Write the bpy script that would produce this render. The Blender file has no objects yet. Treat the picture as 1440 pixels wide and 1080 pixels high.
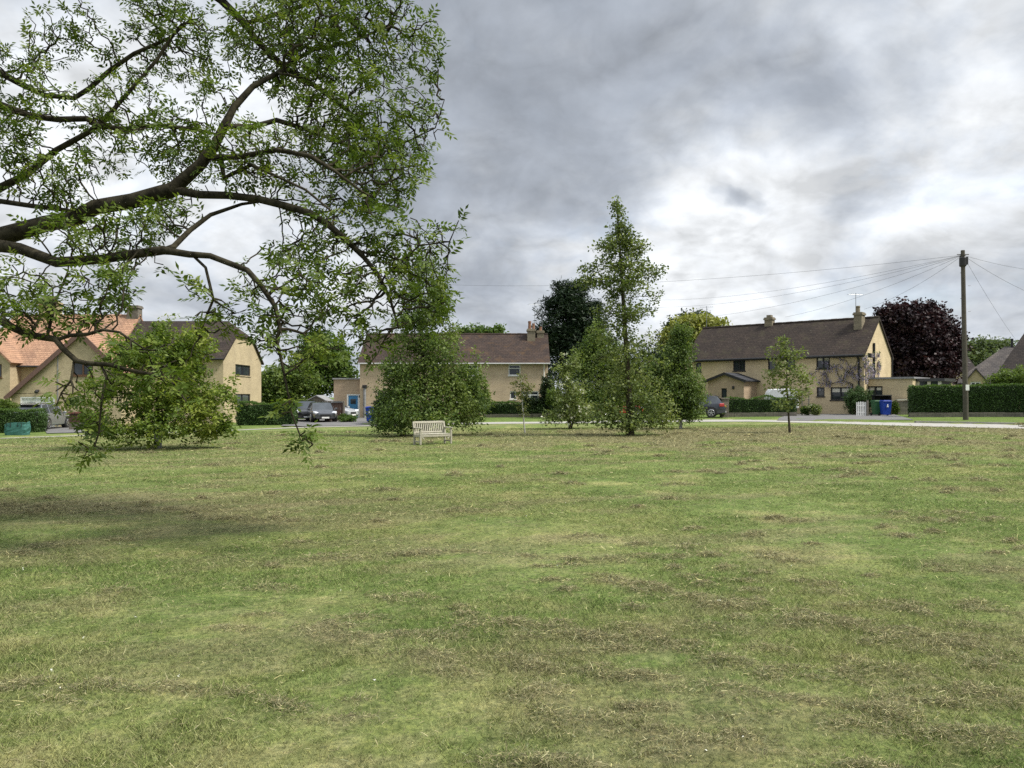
# settings
EXPO = 0.9
BLOBS = [(1120,205,110,.07),(1190,175,120,.08),(1020,150,160,.05),(760,120,480,.06),(640,330,180,.05),(1060,430,300,-.08),(1090,330,230,-.07),(960,330,110,-.05),(1400,190,130,-.07),(1130,50,120,-.04),(1380,450,130,-.07),(700,440,220,-.08),(200,420,420,-.08),(200,150,300,-.05),(1022,274,30,.10),(1052,280,30,.11),(1400,350,120,.06),(700,385,60,.05)]
CLOUD = [(.30,(5.15,5.3,5.45)),(.385,(4.5,4.68,4.9)),(.44,(3.6,3.82,4.12)),(.50,(2.85,3.07,3.4)),(.57,(2.2,2.4,2.72)),(.66,(1.75,1.93,2.22)),(.78,(1.4,1.56,1.82))]
import bpy, math, random
import numpy as np
from mathutils import Vector, Matrix
R = math.radians
rng = np.random.default_rng(7)
random.seed(7)
scene = bpy.context.scene
COL = scene.collection

# ------------------------------------------------------------------ terrain and picture helpers
EYE, F, CX, HY = 1.7, 1080.0, 720.0, 556.0
def sstep(t):
    t = np.clip(t, 0, 1); return t*t*(3-2*t)
def hash2(ix, iy, seed):
    n = (ix.astype(np.int64)*374761393 + iy.astype(np.int64)*668265263 + seed*974634777) & 0x7fffffff
    n = ((n ^ (n >> 13))*1274126177) & 0x7fffffff
    n = n ^ (n >> 16)
    return (n & 0xffff)/65535.0
def vnoise(x, y, seed=0):
    x = np.asarray(x, float); y = np.asarray(y, float)
    ix, iy = np.floor(x), np.floor(y); fx, fy = x-ix, y-iy
    fx = fx*fx*(3-2*fx); fy = fy*fy*(3-2*fy)
    a = hash2(ix, iy, seed); b = hash2(ix+1, iy, seed); c = hash2(ix, iy+1, seed); d = hash2(ix+1, iy+1, seed)
    return (a*(1-fx)+b*fx)*(1-fy) + (c*(1-fx)+d*fx)*fy
def fbm(x, y, seed=0, octv=4):
    s = 0; a = .5; t = 0
    for k in range(octv):
        s = s + a*vnoise(np.asarray(x)*2**k + 17*k, np.asarray(y)*2**k - 9*k, seed+k); t += a; a *= .55
    return s/t
def gz0(x, y):
    x = np.clip(np.asarray(x, float), -45, 45); y = np.asarray(y, float)
    return sstep(y/25)*(0.013*x - 0.18)
def at_ground0(px, py):
    D = 40.0
    for _ in range(60):
        D = (EYE - float(gz0((px-CX)/F*D, D)))*F/(py-HY)
    return (px-CX)/F*D, D
NEAR = [(-300,630,1.0),(0,617,1.0),(130,612.5,1.0),(343,605,1.2),(440,601,1.8),(525,599.3,2.6),(600,597.6,3.0),(700,596.2,3.5),
        (800,595.3,3.7),(950,593.4,4.0),(1060,593,4.2),(1150,595,5.5),(1250,598.5,6.3),(1350,601,6.6),(1440,603,7),(1800,611,7)]
near_xy = [at_ground0(a, b) for a, b, w in NEAR]
RX = np.array([p[0] for p in near_xy]); RN = np.array([p[1] for p in near_xy]); RW = np.array([w for *_, w in NEAR])
def road_near(x): return np.interp(x, RX, RN)
def road_far(x): return np.interp(x, RX, RN) + np.interp(x, RX, RW)
def gz(x, y):
    return gz0(x, y) + .1*sstep((np.asarray(y, float)-road_far(x)-.05)/.5)
def P(px, py, D): return Vector(((px-CX)/F*D, D, EYE + (HY-py)/F*D))
def PX(px, D): return (px-CX)/F*D
def PZ(py, D): return EYE + (HY-py)/F*D
def G(px, py):
    D = 40.0
    for _ in range(80):
        D = .5*D + .5*(EYE - float(gz((px-CX)/F*D, D)))*F/(py-HY)
    x = (px-CX)/F*D
    return x, D, float(gz(x, D))

# ------------------------------------------------------------------ objects
def tag(o, label=None, cat=None, group=None, kind=None):
    if label: o['label'] = label
    if cat: o['category'] = cat
    if group: o['group'] = group
    if kind: o['kind'] = kind
    return o
def empty(name, loc=(0,0,0), rz=0, label=None, cat=None, group=None):
    o = bpy.data.objects.new(name, None); COL.objects.link(o)
    o.location = loc; o.rotation_euler = (0, 0, rz); o.empty_display_size = .2
    return tag(o, label, cat, group)
def link_mesh(name, me, mat=None, parent=None):
    o = bpy.data.objects.new(name, me); COL.objects.link(o)
    if mat: me.materials.append(mat)
    if parent: o.parent = parent
    return o
def mesh_np(name, V, Fc, var=None, smooth=False, col=None):
    V = np.asarray(V, np.float32); Fc = np.asarray(Fc, np.int32); n, k = Fc.shape
    me = bpy.data.meshes.new(name)
    me.vertices.add(len(V)); me.vertices.foreach_set('co', V.ravel())
    me.loops.add(n*k); me.loops.foreach_set('vertex_index', Fc.ravel())
    me.polygons.add(n); me.polygons.foreach_set('loop_start', np.arange(0, n*k, k, dtype=np.int32))
    me.polygons.foreach_set('loop_total', np.full(n, k, np.int32))
    if smooth: me.polygons.foreach_set('use_smooth', np.ones(n, bool))
    if var is not None:
        a = me.attributes.new('var', 'FLOAT', 'FACE'); a.data.foreach_set('value', np.asarray(var, np.float32))
    if col is not None:
        dom = 'POINT' if len(col) == len(V) and len(col) != n else 'FACE'
        a = me.attributes.new('tint', 'FLOAT_VECTOR', dom); a.data.foreach_set('vector', np.asarray(col, np.float32).ravel())
    me.update(calc_edges=True); me.validate()
    return me
class MB:
    def __init__(s): s.v = []; s.f = []
    def quad(s, *p):
        n = len(s.v); s.v += [tuple(q) for q in p]; s.f.append(tuple(range(n, n+len(p)))); return s
    def box(s, x0, x1, y0, y1, z0, z1):
        n = len(s.v)
        s.v += [(x0,y0,z0),(x1,y0,z0),(x1,y1,z0),(x0,y1,z0),(x0,y0,z1),(x1,y0,z1),(x1,y1,z1),(x0,y1,z1)]
        s.f += [tuple(n+i for i in q) for q in ((3,2,1,0),(4,5,6,7),(0,1,5,4),(1,2,6,5),(2,3,7,6),(3,0,4,7))]; return s
    def obox(s, c, sx, sy, sz, M=None):
        M = M or Matrix.Identity(3); n = len(s.v); c = Vector(c)
        for dz in (-.5,.5):
            for dx, dy in ((-.5,-.5),(.5,-.5),(.5,.5),(-.5,.5)):
                s.v.append(tuple(c + M @ Vector((dx*sx, dy*sy, dz*sz))))
        s.f += [tuple(n+i for i in q) for q in ((3,2,1,0),(4,5,6,7),(0,1,5,4),(1,2,6,5),(2,3,7,6),(3,0,4,7))]; return s
    def tube(s, pts, r, n=8, cap=True):
        pts = [Vector(p) for p in pts]; rs = r if isinstance(r, (list, tuple)) else [r]*len(pts)
        b = len(s.v)
        for i, p in enumerate(pts):
            d = (pts[min(i+1, len(pts)-1)] - pts[max(i-1, 0)])
            d = d.normalized() if d.length > 1e-9 else Vector((0,0,1))
            ref = Vector((0,0,1)) if abs(d.z) < .9 else Vector((1,0,0))
            a = d.cross(ref).normalized(); c = d.cross(a)
            for k in range(n):
                t = 2*math.pi*k/n; s.v.append(tuple(p + (a*math.cos(t) + c*math.sin(t))*rs[i]))
        for i in range(len(pts)-1):
            for k in range(n):
                k2 = (k+1) % n
                s.f.append((b+i*n+k, b+i*n+k2, b+(i+1)*n+k2, b+(i+1)*n+k))
        if cap:
            s.f.append(tuple(b+k for k in reversed(range(n)))); s.f.append(tuple(b+(len(pts)-1)*n+k for k in range(n)))
        return s
    def prism(s, poly, y0, y1):
        """poly of (x,z) extruded along y"""
        n = len(poly); b = len(s.v)
        s.v += [(x, y0, z) for x, z in poly] + [(x, y1, z) for x, z in poly]
        s.f.append(tuple(b+i for i in range(n))); s.f.append(tuple(b+n+i for i in reversed(range(n))))
        for i in range(n):
            j = (i+1) % n; s.f.append((b+j, b+i, b+n+i, b+n+j))
        return s
    def build(s, name, mat, parent=None, bevel=0, smooth=False, loc=None, rz=None):
        me = bpy.data.meshes.new(name); me.from_pydata(s.v, [], s.f); me.update()
        import bmesh
        bm = bmesh.new(); bm.from_mesh(me); bmesh.ops.recalc_face_normals(bm, faces=bm.faces)
        if bevel:
            bmesh.ops.bevel(bm, geom=list(bm.edges), offset=bevel, segments=1, affect='EDGES', clamp_overlap=True)
        bm.to_mesh(me); bm.free()
        if smooth:
            for p in me.polygons: p.use_smooth = True
        o = link_mesh(name, me, mat, parent)
        if loc is not None: o.location = loc
        if rz is not None: o.rotation_euler = (0,0,rz)
        return o

# ------------------------------------------------------------------ materials
def nodes(name):
    m = bpy.data.materials.new(name); m.use_nodes = True; nt = m.node_tree
    b = nt.nodes['Principled BSDF']; return m, nt, b
def N(nt, t, **kw):
    n = nt.nodes.new(t)
    for k, v in kw.items():
        if k.startswith('i_'): n.inputs[int(k[2:]) if k[2:].isdigit() else k[2:].replace('_',' ')].default_value = v
        else: setattr(n, k, v)
    return n
def c4(c): return (c[0], c[1], c[2], 1)
def coords(nt, kind='Object'): return N(nt, 'ShaderNodeTexCoord').outputs[kind]
def noise(nt, vec, scale, detail=4, rough=.6, dist=0):
    n = N(nt, 'ShaderNodeTexNoise'); n.inputs['Scale'].default_value = scale; n.inputs['Detail'].default_value = detail
    n.inputs['Roughness'].default_value = rough; n.inputs['Distortion'].default_value = dist
    if vec is not None: nt.links.new(vec, n.inputs['Vector'])
    return n.outputs['Fac']
def ramp(nt, fac, stops):
    r = N(nt, 'ShaderNodeValToRGB'); e = r.color_ramp.elements
    e[0].position, e[0].color = stops[0][0], c4(stops[0][1]); e[1].position, e[1].color = stops[-1][0], c4(stops[-1][1])
    for p, c in stops[1:-1]:
        q = e.new(p); q.color = c4(c)
    nt.links.new(fac, r.inputs[0]); return r.outputs[0]
def mix(nt, fac, a, b, mode='MIX'):
    m = N(nt, 'ShaderNodeMix', data_type='RGBA', blend_type=mode)
    for s, v in ((m.inputs[0], fac), (m.inputs[6], a), (m.inputs[7], b)):
        if hasattr(v, 'is_output'): nt.links.new(v, s)
        elif isinstance(v, (int, float)): s.default_value = v
        else: s.default_value = c4(v)
    return m.outputs[2]
def math_n(nt, op, a, b=0.0, c=None):
    m = N(nt, 'ShaderNodeMath', operation=op)
    for s, v in zip(m.inputs, (a, b, c)):
        if v is None: continue
        if hasattr(v, 'is_output'): nt.links.new(v, s)
        else: s.default_value = v
    return m.outputs[0]
def bump(nt, b, h, strength=.3, dist=.02):
    n = N(nt, 'ShaderNodeBump'); n.inputs['Strength'].default_value = strength; n.inputs['Distance'].default_value = dist
    nt.links.new(h, n.inputs['Height']); nt.links.new(n.outputs[0], b.inputs['Normal'])
def mat(name, c1, c2=None, scale=3, rough=.7, bmp=0, spec=.3, metal=0, detail=5, lo=.3, hi=.7):
    m, nt, b = nodes(name)
    b.inputs['Roughness'].default_value = rough; b.inputs['Specular IOR Level'].default_value = spec; b.inputs['Metallic'].default_value = metal
    c2 = c2 or tuple(x*.75 for x in c1)
    f = noise(nt, coords(nt), scale, detail)
    nt.links.new(ramp(nt, f, [(lo, c1), (hi, c2)]), b.inputs['Base Color'])
    if bmp: bump(nt, b, noise(nt, coords(nt), scale*4, 4), bmp)
    return m
def wall_mat(name, c1, c2, mortar, bw=.42, bh=.13):
    m, nt, b = nodes(name); b.inputs['Roughness'].default_value = .9; b.inputs['Specular IOR Level'].default_value = .1
    co = coords(nt); s = N(nt, 'ShaderNodeSeparateXYZ'); nt.links.new(co, s.inputs[0])
    cb = N(nt, 'ShaderNodeCombineXYZ'); nt.links.new(math_n(nt, 'ADD', s.outputs[0], s.outputs[1]), cb.inputs[0]); nt.links.new(s.outputs[2], cb.inputs[1])
    br = N(nt, 'ShaderNodeTexBrick'); nt.links.new(cb.outputs[0], br.inputs['Vector'])
    br.inputs['Scale'].default_value = 1; br.inputs['Brick Width'].default_value = bw; br.inputs['Row Height'].default_value = bh
    br.inputs['Mortar Size'].default_value = .008; br.inputs['Color1'].default_value = c4(c1); br.inputs['Color2'].default_value = c4(c2); br.inputs['Mortar'].default_value = c4(mortar)
    big = ramp(nt, noise(nt, co, .8, 5), [(.3, (1.08,1.06,1.03)), (.7, (.84,.83,.82))])
    fine = ramp(nt, noise(nt, co, 9, 4), [(.3, (1.1,1.1,1.1)), (.7, (.85,.85,.86))])
    nt.links.new(mix(nt, 1, mix(nt, 1, br.outputs[0], big, 'MULTIPLY'), fine, 'MULTIPLY'), b.inputs['Base Color'])
    bump(nt, b, br.outputs['Fac'], -.25, .01)
    return m
def roof_mat(name, c1, c2, moss=None, course=.24, tile=.3):
    m, nt, b = nodes(name); b.inputs['Roughness'].default_value = .88; b.inputs['Specular IOR Level'].default_value = .15
    co = coords(nt); s = N(nt, 'ShaderNodeSeparateXYZ'); nt.links.new(co, s.inputs[0])
    cb = N(nt, 'ShaderNodeCombineXYZ'); nt.links.new(math_n(nt, 'ADD', s.outputs[0], math_n(nt,'MULTIPLY',s.outputs[1],.05)), cb.inputs[0]); nt.links.new(s.outputs[2], cb.inputs[1])
    br = N(nt, 'ShaderNodeTexBrick'); nt.links.new(cb.outputs[0], br.inputs['Vector'])
    br.inputs['Scale'].default_value = 1; br.inputs['Brick Width'].default_value = tile; br.inputs['Row Height'].default_value = course*.62
    br.inputs['Mortar Size'].default_value = .014; br.inputs['Bias'].default_value = -.1
    br.inputs['Color1'].default_value = c4(c1); br.inputs['Color2'].default_value = c4(c2); br.inputs['Mortar'].default_value = c4([x*.45 for x in c1])
    col = mix(nt, 1, br.outputs[0], ramp(nt, noise(nt, co, .9, 6, .65), [(.3, (1.25,1.2,1.15)), (.7, (.75,.75,.78))]), 'MULTIPLY')
    col = mix(nt, 1, col, ramp(nt, noise(nt, co, 11, 4), [(.3, (1.3,1.3,1.3)), (.7, (.72,.72,.72))]), 'MULTIPLY')
    if moss:
        mk = ramp(nt, noise(nt, co, 1.1, 7, .72), [(.52, (0,0,0)), (.66, (1,1,1))])
        col = mix(nt, math_n(nt, 'MULTIPLY', mk, .75), col, moss)
        lk = ramp(nt, noise(nt, co, 7, 3, .6), [(.66, (0,0,0)), (.74, (1,1,1))])
        col = mix(nt, math_n(nt, 'MULTIPLY', lk, .4), col, (.3,.28,.22))
    nt.links.new(col, b.inputs['Base Color']); bump(nt, b, br.outputs['Fac'], -.5, .03)
    return m
def leaf_mat(name, cols, trans=.3, rough=.5, tcol=None):
    m, nt, b = nodes(name); b.inputs['Roughness'].default_value = rough; b.inputs['Specular IOR Level'].default_value = .25
    a = N(nt, 'ShaderNodeAttribute', attribute_name='var')
    k = len(cols)-1
    col = ramp(nt, a.outputs['Fac'], [(i/k, c) for i, c in enumerate(cols)])
    nt.links.new(col, b.inputs['Base Color'])
    t = N(nt, 'ShaderNodeBsdfTranslucent')
    nt.links.new(mix(nt, 1, col, tcol or (1.3,1.35,.7), 'MULTIPLY'), t.inputs[0])
    ms = N(nt, 'ShaderNodeMixShader'); ms.inputs[0].default_value = trans
    nt.links.new(b.outputs[0], ms.inputs[1]); nt.links.new(t.outputs[0], ms.inputs[2])
    nt.links.new(ms.outputs[0], nt.nodes['Material Output'].inputs[0])
    return m
def bark_mat(name, c1, c2, scale=8):
    m, nt, b = nodes(name); b.inputs['Roughness'].default_value = .95; b.inputs['Specular IOR Level'].default_value = .1
    co = coords(nt); f = noise(nt, co, scale, 6, .65); f2 = noise(nt, co, scale*.25, 3)
    col = mix(nt, ramp(nt, f2, [(.45,(0,0,0)),(.65,(1,1,1))]), ramp(nt, f, [(.35, c1), (.65, c2)]), tuple(x*1.3 for x in c2))
    nt.links.new(col, b.inputs['Base Color']); bump(nt, b, f, .6, .02)
    return m
def paint(name, c, rough=.25, metal=0, coat=.6):
    m, nt, b = nodes(name); b.inputs['Roughness'].default_value = rough; b.inputs['Metallic'].default_value = metal
    b.inputs['Coat Weight'].default_value = coat
    f = noise(nt, coords(nt), 2.5, 6)
    nt.links.new(ramp(nt, f, [(.3, c), (.75, tuple(x*.85+.01 for x in c))]), b.inputs['Base Color'])
    return m
def glass(name, c=(.02,.024,.028), rough=.06):
    m, nt, b = nodes(name); b.inputs['Roughness'].default_value = rough; b.inputs['Specular IOR Level'].default_value = .6
    f = noise(nt, coords(nt), 1.2, 3)
    nt.links.new(ramp(nt, f, [(.35, c), (.7, tuple(x*2.2 for x in c))]), b.inputs['Base Color'])
    return m
M = {}
M['stoneB'] = wall_mat('buff_render', (.57,.46,.325), (.52,.41,.285), (.48,.39,.275))
M['stoneC'] = wall_mat('buff_stone', (.60,.50,.325), (.54,.445,.285), (.48,.40,.27))
M['stoneA'] = wall_mat('yellow_buff_brick', (.54,.455,.30), (.47,.39,.255), (.36,.31,.2), .24, .085)
M['stonePink'] = wall_mat('pinkish_stone', (.44,.345,.245), (.385,.295,.21), (.36,.29,.21))
M['stonegrey'] = wall_mat('rough_grey_stone', (.22,.2,.165), (.14,.13,.11), (.1,.095,.08), .3, .12)
M['chim'] = wall_mat('weathered_chimney', (.27,.235,.17), (.2,.175,.13), (.18,.16,.12), .24, .085)
M['terracotta'] = roof_mat('terracotta_tiles', (.365,.228,.15), (.30,.18,.12))
M['brownroof'] = roof_mat('brown_tiles', (.046,.036,.030), (.034,.027,.024), (.055,.048,.03))
M['mossroof'] = roof_mat('mossy_brown_tiles', (.056,.04,.033), (.04,.031,.028), (.085,.052,.028))
M['slate'] = roof_mat('grey_slates', (.11,.1,.092), (.075,.068,.066), None, .3, .35)
M['darkroof'] = roof_mat('dark_tiles', (.042,.036,.033), (.032,.028,.027))
M['porchroof'] = roof_mat('charcoal_tiles', (.045,.048,.055), (.034,.037,.043))
M['white'] = mat('white_paint', (.78,.78,.76), (.66,.66,.63), 4, .45)
M['greywhite'] = mat('dull_white_plastic', (.5,.5,.49), (.4,.4,.39), 6, .5)
M['cream'] = mat('cream_paint', (.6,.58,.5), (.5,.48,.4), 4, .6)
M['black'] = mat('black_trim', (.018,.018,.02), (.03,.03,.03), 5, .45)
M['brownframe'] = mat('brown_timber_frame', (.13,.07,.035), (.09,.05,.028), 9, .5)
M['glass'] = glass('window_glass')
M['glassblue'] = glass('car_glass', (.03,.035,.04), .04)
M['lead'] = mat('lead_flashing', (.28,.28,.29), (.2,.2,.2), 6, .6)
M['pot'] = mat('clay_pot', (.27,.14,.085), (.19,.105,.07), 8, .8)
M['metal'] = mat('galvanised_metal', (.35,.36,.37), (.25,.26,.27), 6, .4, metal=.8)
M['darkmetal'] = mat('dark_metal', (.06,.06,.065), (.1,.1,.1), 6, .5, metal=.5)
M['bluedoor'] = mat('blue_door_paint', (.06,.22,.42), (.05,.18,.35), 4, .4)
M['fencewood'] = mat('brown_stained_boards', (.105,.06,.042), (.065,.04,.03), 6, .85, .3)
M['postwood'] = mat('weathered_post', (.2,.185,.15), (.13,.115,.095), 10, .9, .3)
M['polewood'] = mat('dark_pole_wood', (.10,.09,.07), (.065,.058,.046), 5, .9, .4)
M['benchwood'] = mat('silvered_teak', (.47,.445,.36), (.25,.235,.185), 24, .85, .2)
M['binblue'] = mat('blue_plastic', (.02,.06,.36), (.016,.05,.30), 4, .45)
M['bingreen'] = mat('green_plastic', (.035,.12,.045), (.03,.095,.04), 4, .5)
M['boxgreen'] = mat('recycling_green', (.03,.2,.12), (.025,.15,.1), 4, .5)
M['bag'] = mat('woven_green_sack', (.045,.15,.125), (.035,.11,.095), 6, .75, .4)
M['rubber'] = mat('tyre_rubber', (.018,.018,.018), (.028,.028,.027), 8, .8)
M['rim'] = mat('alloy', (.5,.5,.52), (.4,.4,.42), 5, .3, metal=.9)
M['chrome'] = mat('chrome', (.6,.6,.6), (.5,.5,.5), 3, .15, metal=1)
M['redlamp'] = paint('red_lamp', (.4,.02,.025), .15)
M['headlamp'] = mat('headlamp_glass', (.65,.67,.7), (.5,.52,.55), 6, .1)
M['plateY'] = mat('yellow_plate', (.72,.48,.05), (.65,.43,.05), 5, .4)
M['plateW'] = mat('white_plate', (.75,.75,.72), (.65,.65,.62), 5, .4)
M['asphalt'] = mat('grey_asphalt', (.155,.15,.145), (.115,.113,.11), 3, .9, .2)
M['roadm'] = mat('pale_worn_asphalt', (.36,.345,.31), (.28,.27,.245), 2, .9, .2)
M['kerb'] = mat('pale_concrete', (.42,.40,.35), (.32,.305,.27), 4, .9, .2)
M['interior'] = mat('dark_room', (.02,.02,.02), (.03,.03,.03), 3, .9)
M['tarp'] = mat('white_tarpaulin', (.78,.78,.78), (.66,.67,.68), 3, .5)
M['purple'] = leaf_mat('wisteria_flower', [(.22,.19,.32),(.33,.29,.43),(.46,.42,.53)], .25)
M['bark'] = bark_mat('dark_bark', (.032,.027,.019), (.075,.064,.044))
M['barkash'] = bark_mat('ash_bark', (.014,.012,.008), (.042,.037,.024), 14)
M['barkpale'] = bark_mat('pale_birch_bark', (.3,.29,.26), (.45,.44,.4))
M['guard'] = mat('white_trunk_guard', (.36,.36,.34), (.26,.26,.24), 8, .8, .2)
LG = {
 'ash': [(0.04, 0.067, 0.011), (0.073, 0.118, 0.018), (0.113, 0.162, 0.026), (0.173, 0.213, 0.04)],
 'chestnut': [(0.06, 0.101, 0.014), (0.105, 0.159, 0.022), (0.156, 0.212, 0.031), (0.224, 0.259, 0.049)],
 'alder': [(0.064, 0.096, 0.026), (0.103, 0.142, 0.041), (0.143, 0.184, 0.055), (0.223, 0.255, 0.095)],
 'hornbeam': [(0.057, 0.096, 0.023), (0.093, 0.143, 0.035), (0.135, 0.187, 0.048), (0.202, 0.256, 0.07)],
 'birch': [(.055,.095,.022),(.085,.135,.032),(.12,.17,.045),(.16,.21,.07)],
 'sapling': [(.09,.11,.03),(.13,.15,.045),(.16,.17,.06)],
 'rowan': [(.085,.12,.034),(.13,.17,.05),(.175,.215,.072),(.22,.25,.11)],
 'conifer': [(.012,.026,.012),(.02,.038,.017),(.032,.055,.024)],
 'yellow': [(.17,.19,.045),(.25,.265,.07),(.33,.335,.11)],
 'dark': [(.018,.032,.012),(.03,.05,.018),(.045,.07,.022)],
 'beech': [(.016,.010,.012),(.030,.017,.019),(.05,.026,.028)],
 'green': [(.04,.075,.016),(.065,.115,.022),(.095,.155,.032),(.14,.2,.05)],
 'pale': [(.075,.105,.045),(.1,.135,.06),(.13,.165,.08)],
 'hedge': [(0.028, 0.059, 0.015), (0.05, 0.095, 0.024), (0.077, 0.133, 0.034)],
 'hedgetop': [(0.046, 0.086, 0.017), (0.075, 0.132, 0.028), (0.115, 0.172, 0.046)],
 'laurel': [(.06,.10,.02),(.1,.15,.03),(.15,.2,.05)],
}
for k, v in LG.items():
    M['l_'+k] = leaf_mat(k+'_leaf', v, .12 if k in ('conifer','beech','dark','hedge') else .34, .55, (1.5,.8,.9) if k == 'beech' else None)
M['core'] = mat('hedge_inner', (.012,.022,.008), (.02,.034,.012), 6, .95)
M['petal'] = leaf_mat('white_blossom', [(.6,.6,.5),(.75,.75,.68)], .3)
# ------------------------------------------------------------------ growing trees
def rand_dirs(n, r):
    v = r.normal(size=(n, 3)); return v/np.linalg.norm(v, axis=1, keepdims=True)
class Skel:
    def __init__(s): s.p = []; s.par = []; s.r = []
    def add(s, p, par, r=0): s.p.append(np.array(p, float)); s.par.append(par); s.r.append(r); return len(s.p)-1
    def line(s, pts, radii, start=-1, step=.3):
        """resampled polyline; returns last index"""
        cur = start
        if cur < 0: cur = s.add(pts[0], -1, radii[0])
        elif start >= 0:
            pts = [s.p[start]] + list(pts); radii = [radii[0]] + list(radii)
        for i in range(len(pts)-1):
            a, b = np.array(pts[i], float), np.array(pts[i+1], float); n = max(1, int(round(np.linalg.norm(b-a)/step)))
            for k in range(1, n+1):
                t = k/n; cur = s.add(a*(1-t)+b*t, cur, radii[i]*(1-t)+radii[i+1]*t)
        return cur
    def nearest(s, p): return int(np.argmin(((np.array(s.p)-np.array(p))**2).sum(1)))
def colonize(sk, A, step, kill, infl, r, iters=120, droop=0.0, wig=.25):
    A = np.asarray(A, float); nd = np.full(len(A), 1e9); ni = np.zeros(len(A), int); alive = np.ones(len(A), bool)
    def upd(i0):
        new = np.array(sk.p[i0:])
        for c in range(0, len(new), 400):
            nn = new[c:c+400]
            d = np.sqrt(((A[:, None, :]-nn[None])**2).sum(2)); j = d.argmin(1); dm = d[np.arange(len(A)), j]
            b = dm < nd; nd[b] = dm[b]; ni[b] = i0+c+j[b]
    upd(0); alive &= nd > kill
    seen = {}
    for it in range(iters):
        act = np.where(alive & (nd < infl))[0]
        if len(act) == 0: break
        idx = ni[act]; P_ = np.array(sk.p)
        v = A[act]-P_[idx]; v /= np.linalg.norm(v, axis=1, keepdims=True)+1e-9
        uq, inv = np.unique(idx, return_inverse=True)
        s = np.zeros((len(uq), 3)); np.add.at(s, inv, v)
        s /= np.linalg.norm(s, axis=1, keepdims=True)+1e-9
        s += r.normal(size=s.shape)*wig; s[:, 2] -= droop
        s /= np.linalg.norm(s, axis=1, keepdims=True)+1e-9
        i0 = len(sk.p)
        for k, u in enumerate(uq):
            seen[u] = seen.get(u, 0)+1
            if seen[u] > 4:
                alive[act[inv == k]] = False; continue
            sk.add(sk.p[u]+s[k]*step, int(u))
        if len(sk.p) == i0: continue
        upd(i0); alive &= nd > kill
def finish_radii(sk, r0, p=2.3, rmax=9):
    n = len(sk.p); acc = np.zeros(n); kids = np.zeros(n, int); rad = np.zeros(n)
    for i in range(n-1, -1, -1):
        rr = max(r0, acc[i]**(1/p)) if kids[i] else r0
        if sk.r[i] > 0: rr = max(sk.r[i], min(rr, sk.r[i]*1.3))
        rad[i] = min(rr, rmax)
        if sk.par[i] >= 0: acc[sk.par[i]] += rad[i]**p; kids[sk.par[i]] += 1
    return rad, kids
def wood_mesh(name, sk, rad, sel=None, ns=6):
    Pn = np.array(sk.p); par = np.array(sk.par); n = len(Pn)
    d = Pn - Pn[np.maximum(par, 0)]; L = np.linalg.norm(d, axis=1, keepdims=True)
    d = np.where(L > 1e-6, d/np.maximum(L, 1e-6), [[0,0,1]])
    main = {}
    for i in range(n):
        q = par[i]
        if q >= 0 and (q not in main or rad[i] > rad[main[q]]): main[q] = i
    # averaged direction at a node: own + main child
    dd = d.copy()
    for q, i in main.items(): dd[q] = d[q]+d[i]
    dd /= np.linalg.norm(dd, axis=1, keepdims=True)+1e-9
    ref = np.array([.31, .93, .2]); ref /= np.linalg.norm(ref)
    def ring(c, dr, r):
        a = np.cross(dr, ref); a /= np.linalg.norm(a, axis=1, keepdims=True)+1e-9; b = np.cross(dr, a)
        t = np.arange(ns)*2*np.pi/ns
        return c[:, None]+r[:, None, None]*(a[:, None]*np.cos(t)[None, :, None]+b[:, None]*np.sin(t)[None, :, None])
    e = np.where(par >= 0)[0]
    if sel is not None: e = e[sel[e]]
    q = par[e]; ismain = np.array([main[a] == b for a, b in zip(q, e)])
    r0 = np.where(ismain, rad[q], np.minimum(rad[q], rad[e]*1.25)); d0 = np.where(ismain[:, None], dd[q], d[e])
    A_ = ring(Pn[q], d0, r0); B_ = ring(Pn[e], dd[e], rad[e])
    V = np.concatenate([A_, B_], 1).reshape(-1, 3); m = len(e)
    k = np.arange(ns); k2 = (k+1) % ns
    base = (np.arange(m)*2*ns)[:, None]
    Fq = np.stack([base+k, base+k2, base+ns+k2, base+ns+k], 2).reshape(-1, 4)
    return mesh_np(name, V, Fq, smooth=True)
def kites(base, d, nrm, length, width):
    """one kite shaped leaf per row"""
    side = np.cross(d, nrm); side /= np.linalg.norm(side, axis=1, keepdims=True)+1e-9
    l = length[:, None]; w = width[:, None]
    V = np.stack([base, base+d*l*.45+side*w*.5+nrm*l*.05, base+d*l, base+d*l*.45-side*w*.5+nrm*l*.05], 1).reshape(-1, 3)
    return V, np.arange(len(base)*4).reshape(-1, 4)
def leaf_clusters(C, r, k, length, width, spread, up=.25, clump=.6, droop=.0):
    """k leaves round each centre; returns V, F, var"""
    n = len(C); c = np.repeat(C, k, 0); d = rand_dirs(n*k, r); d[:, 2] = d[:, 2]*.7 - droop; d /= np.linalg.norm(d, axis=1, keepdims=True)
    base = c + rand_dirs(n*k, r)*(r.random((n*k, 1))**.5)*spread
    nr = rand_dirs(n*k, r); nr[:, 2] += up*3; nr -= d*(nr*d).sum(1, keepdims=True); nr /= np.linalg.norm(nr, axis=1, keepdims=True)+1e-9
    s = .6+.7*r.random(n*k)
    V, Fq = kites(base, d, nr, length*s, width*s)
    cv = np.repeat(np.clip(r.random(n)*.6+.9*(gap3(C, 1.1, 77)-.28), 0, 1), k)
    var = np.clip(.5+(cv-.5)*clump*2*.8+(r.random(n*k)-.5)*.75, 0, 1)
    return V, Fq, var
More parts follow.
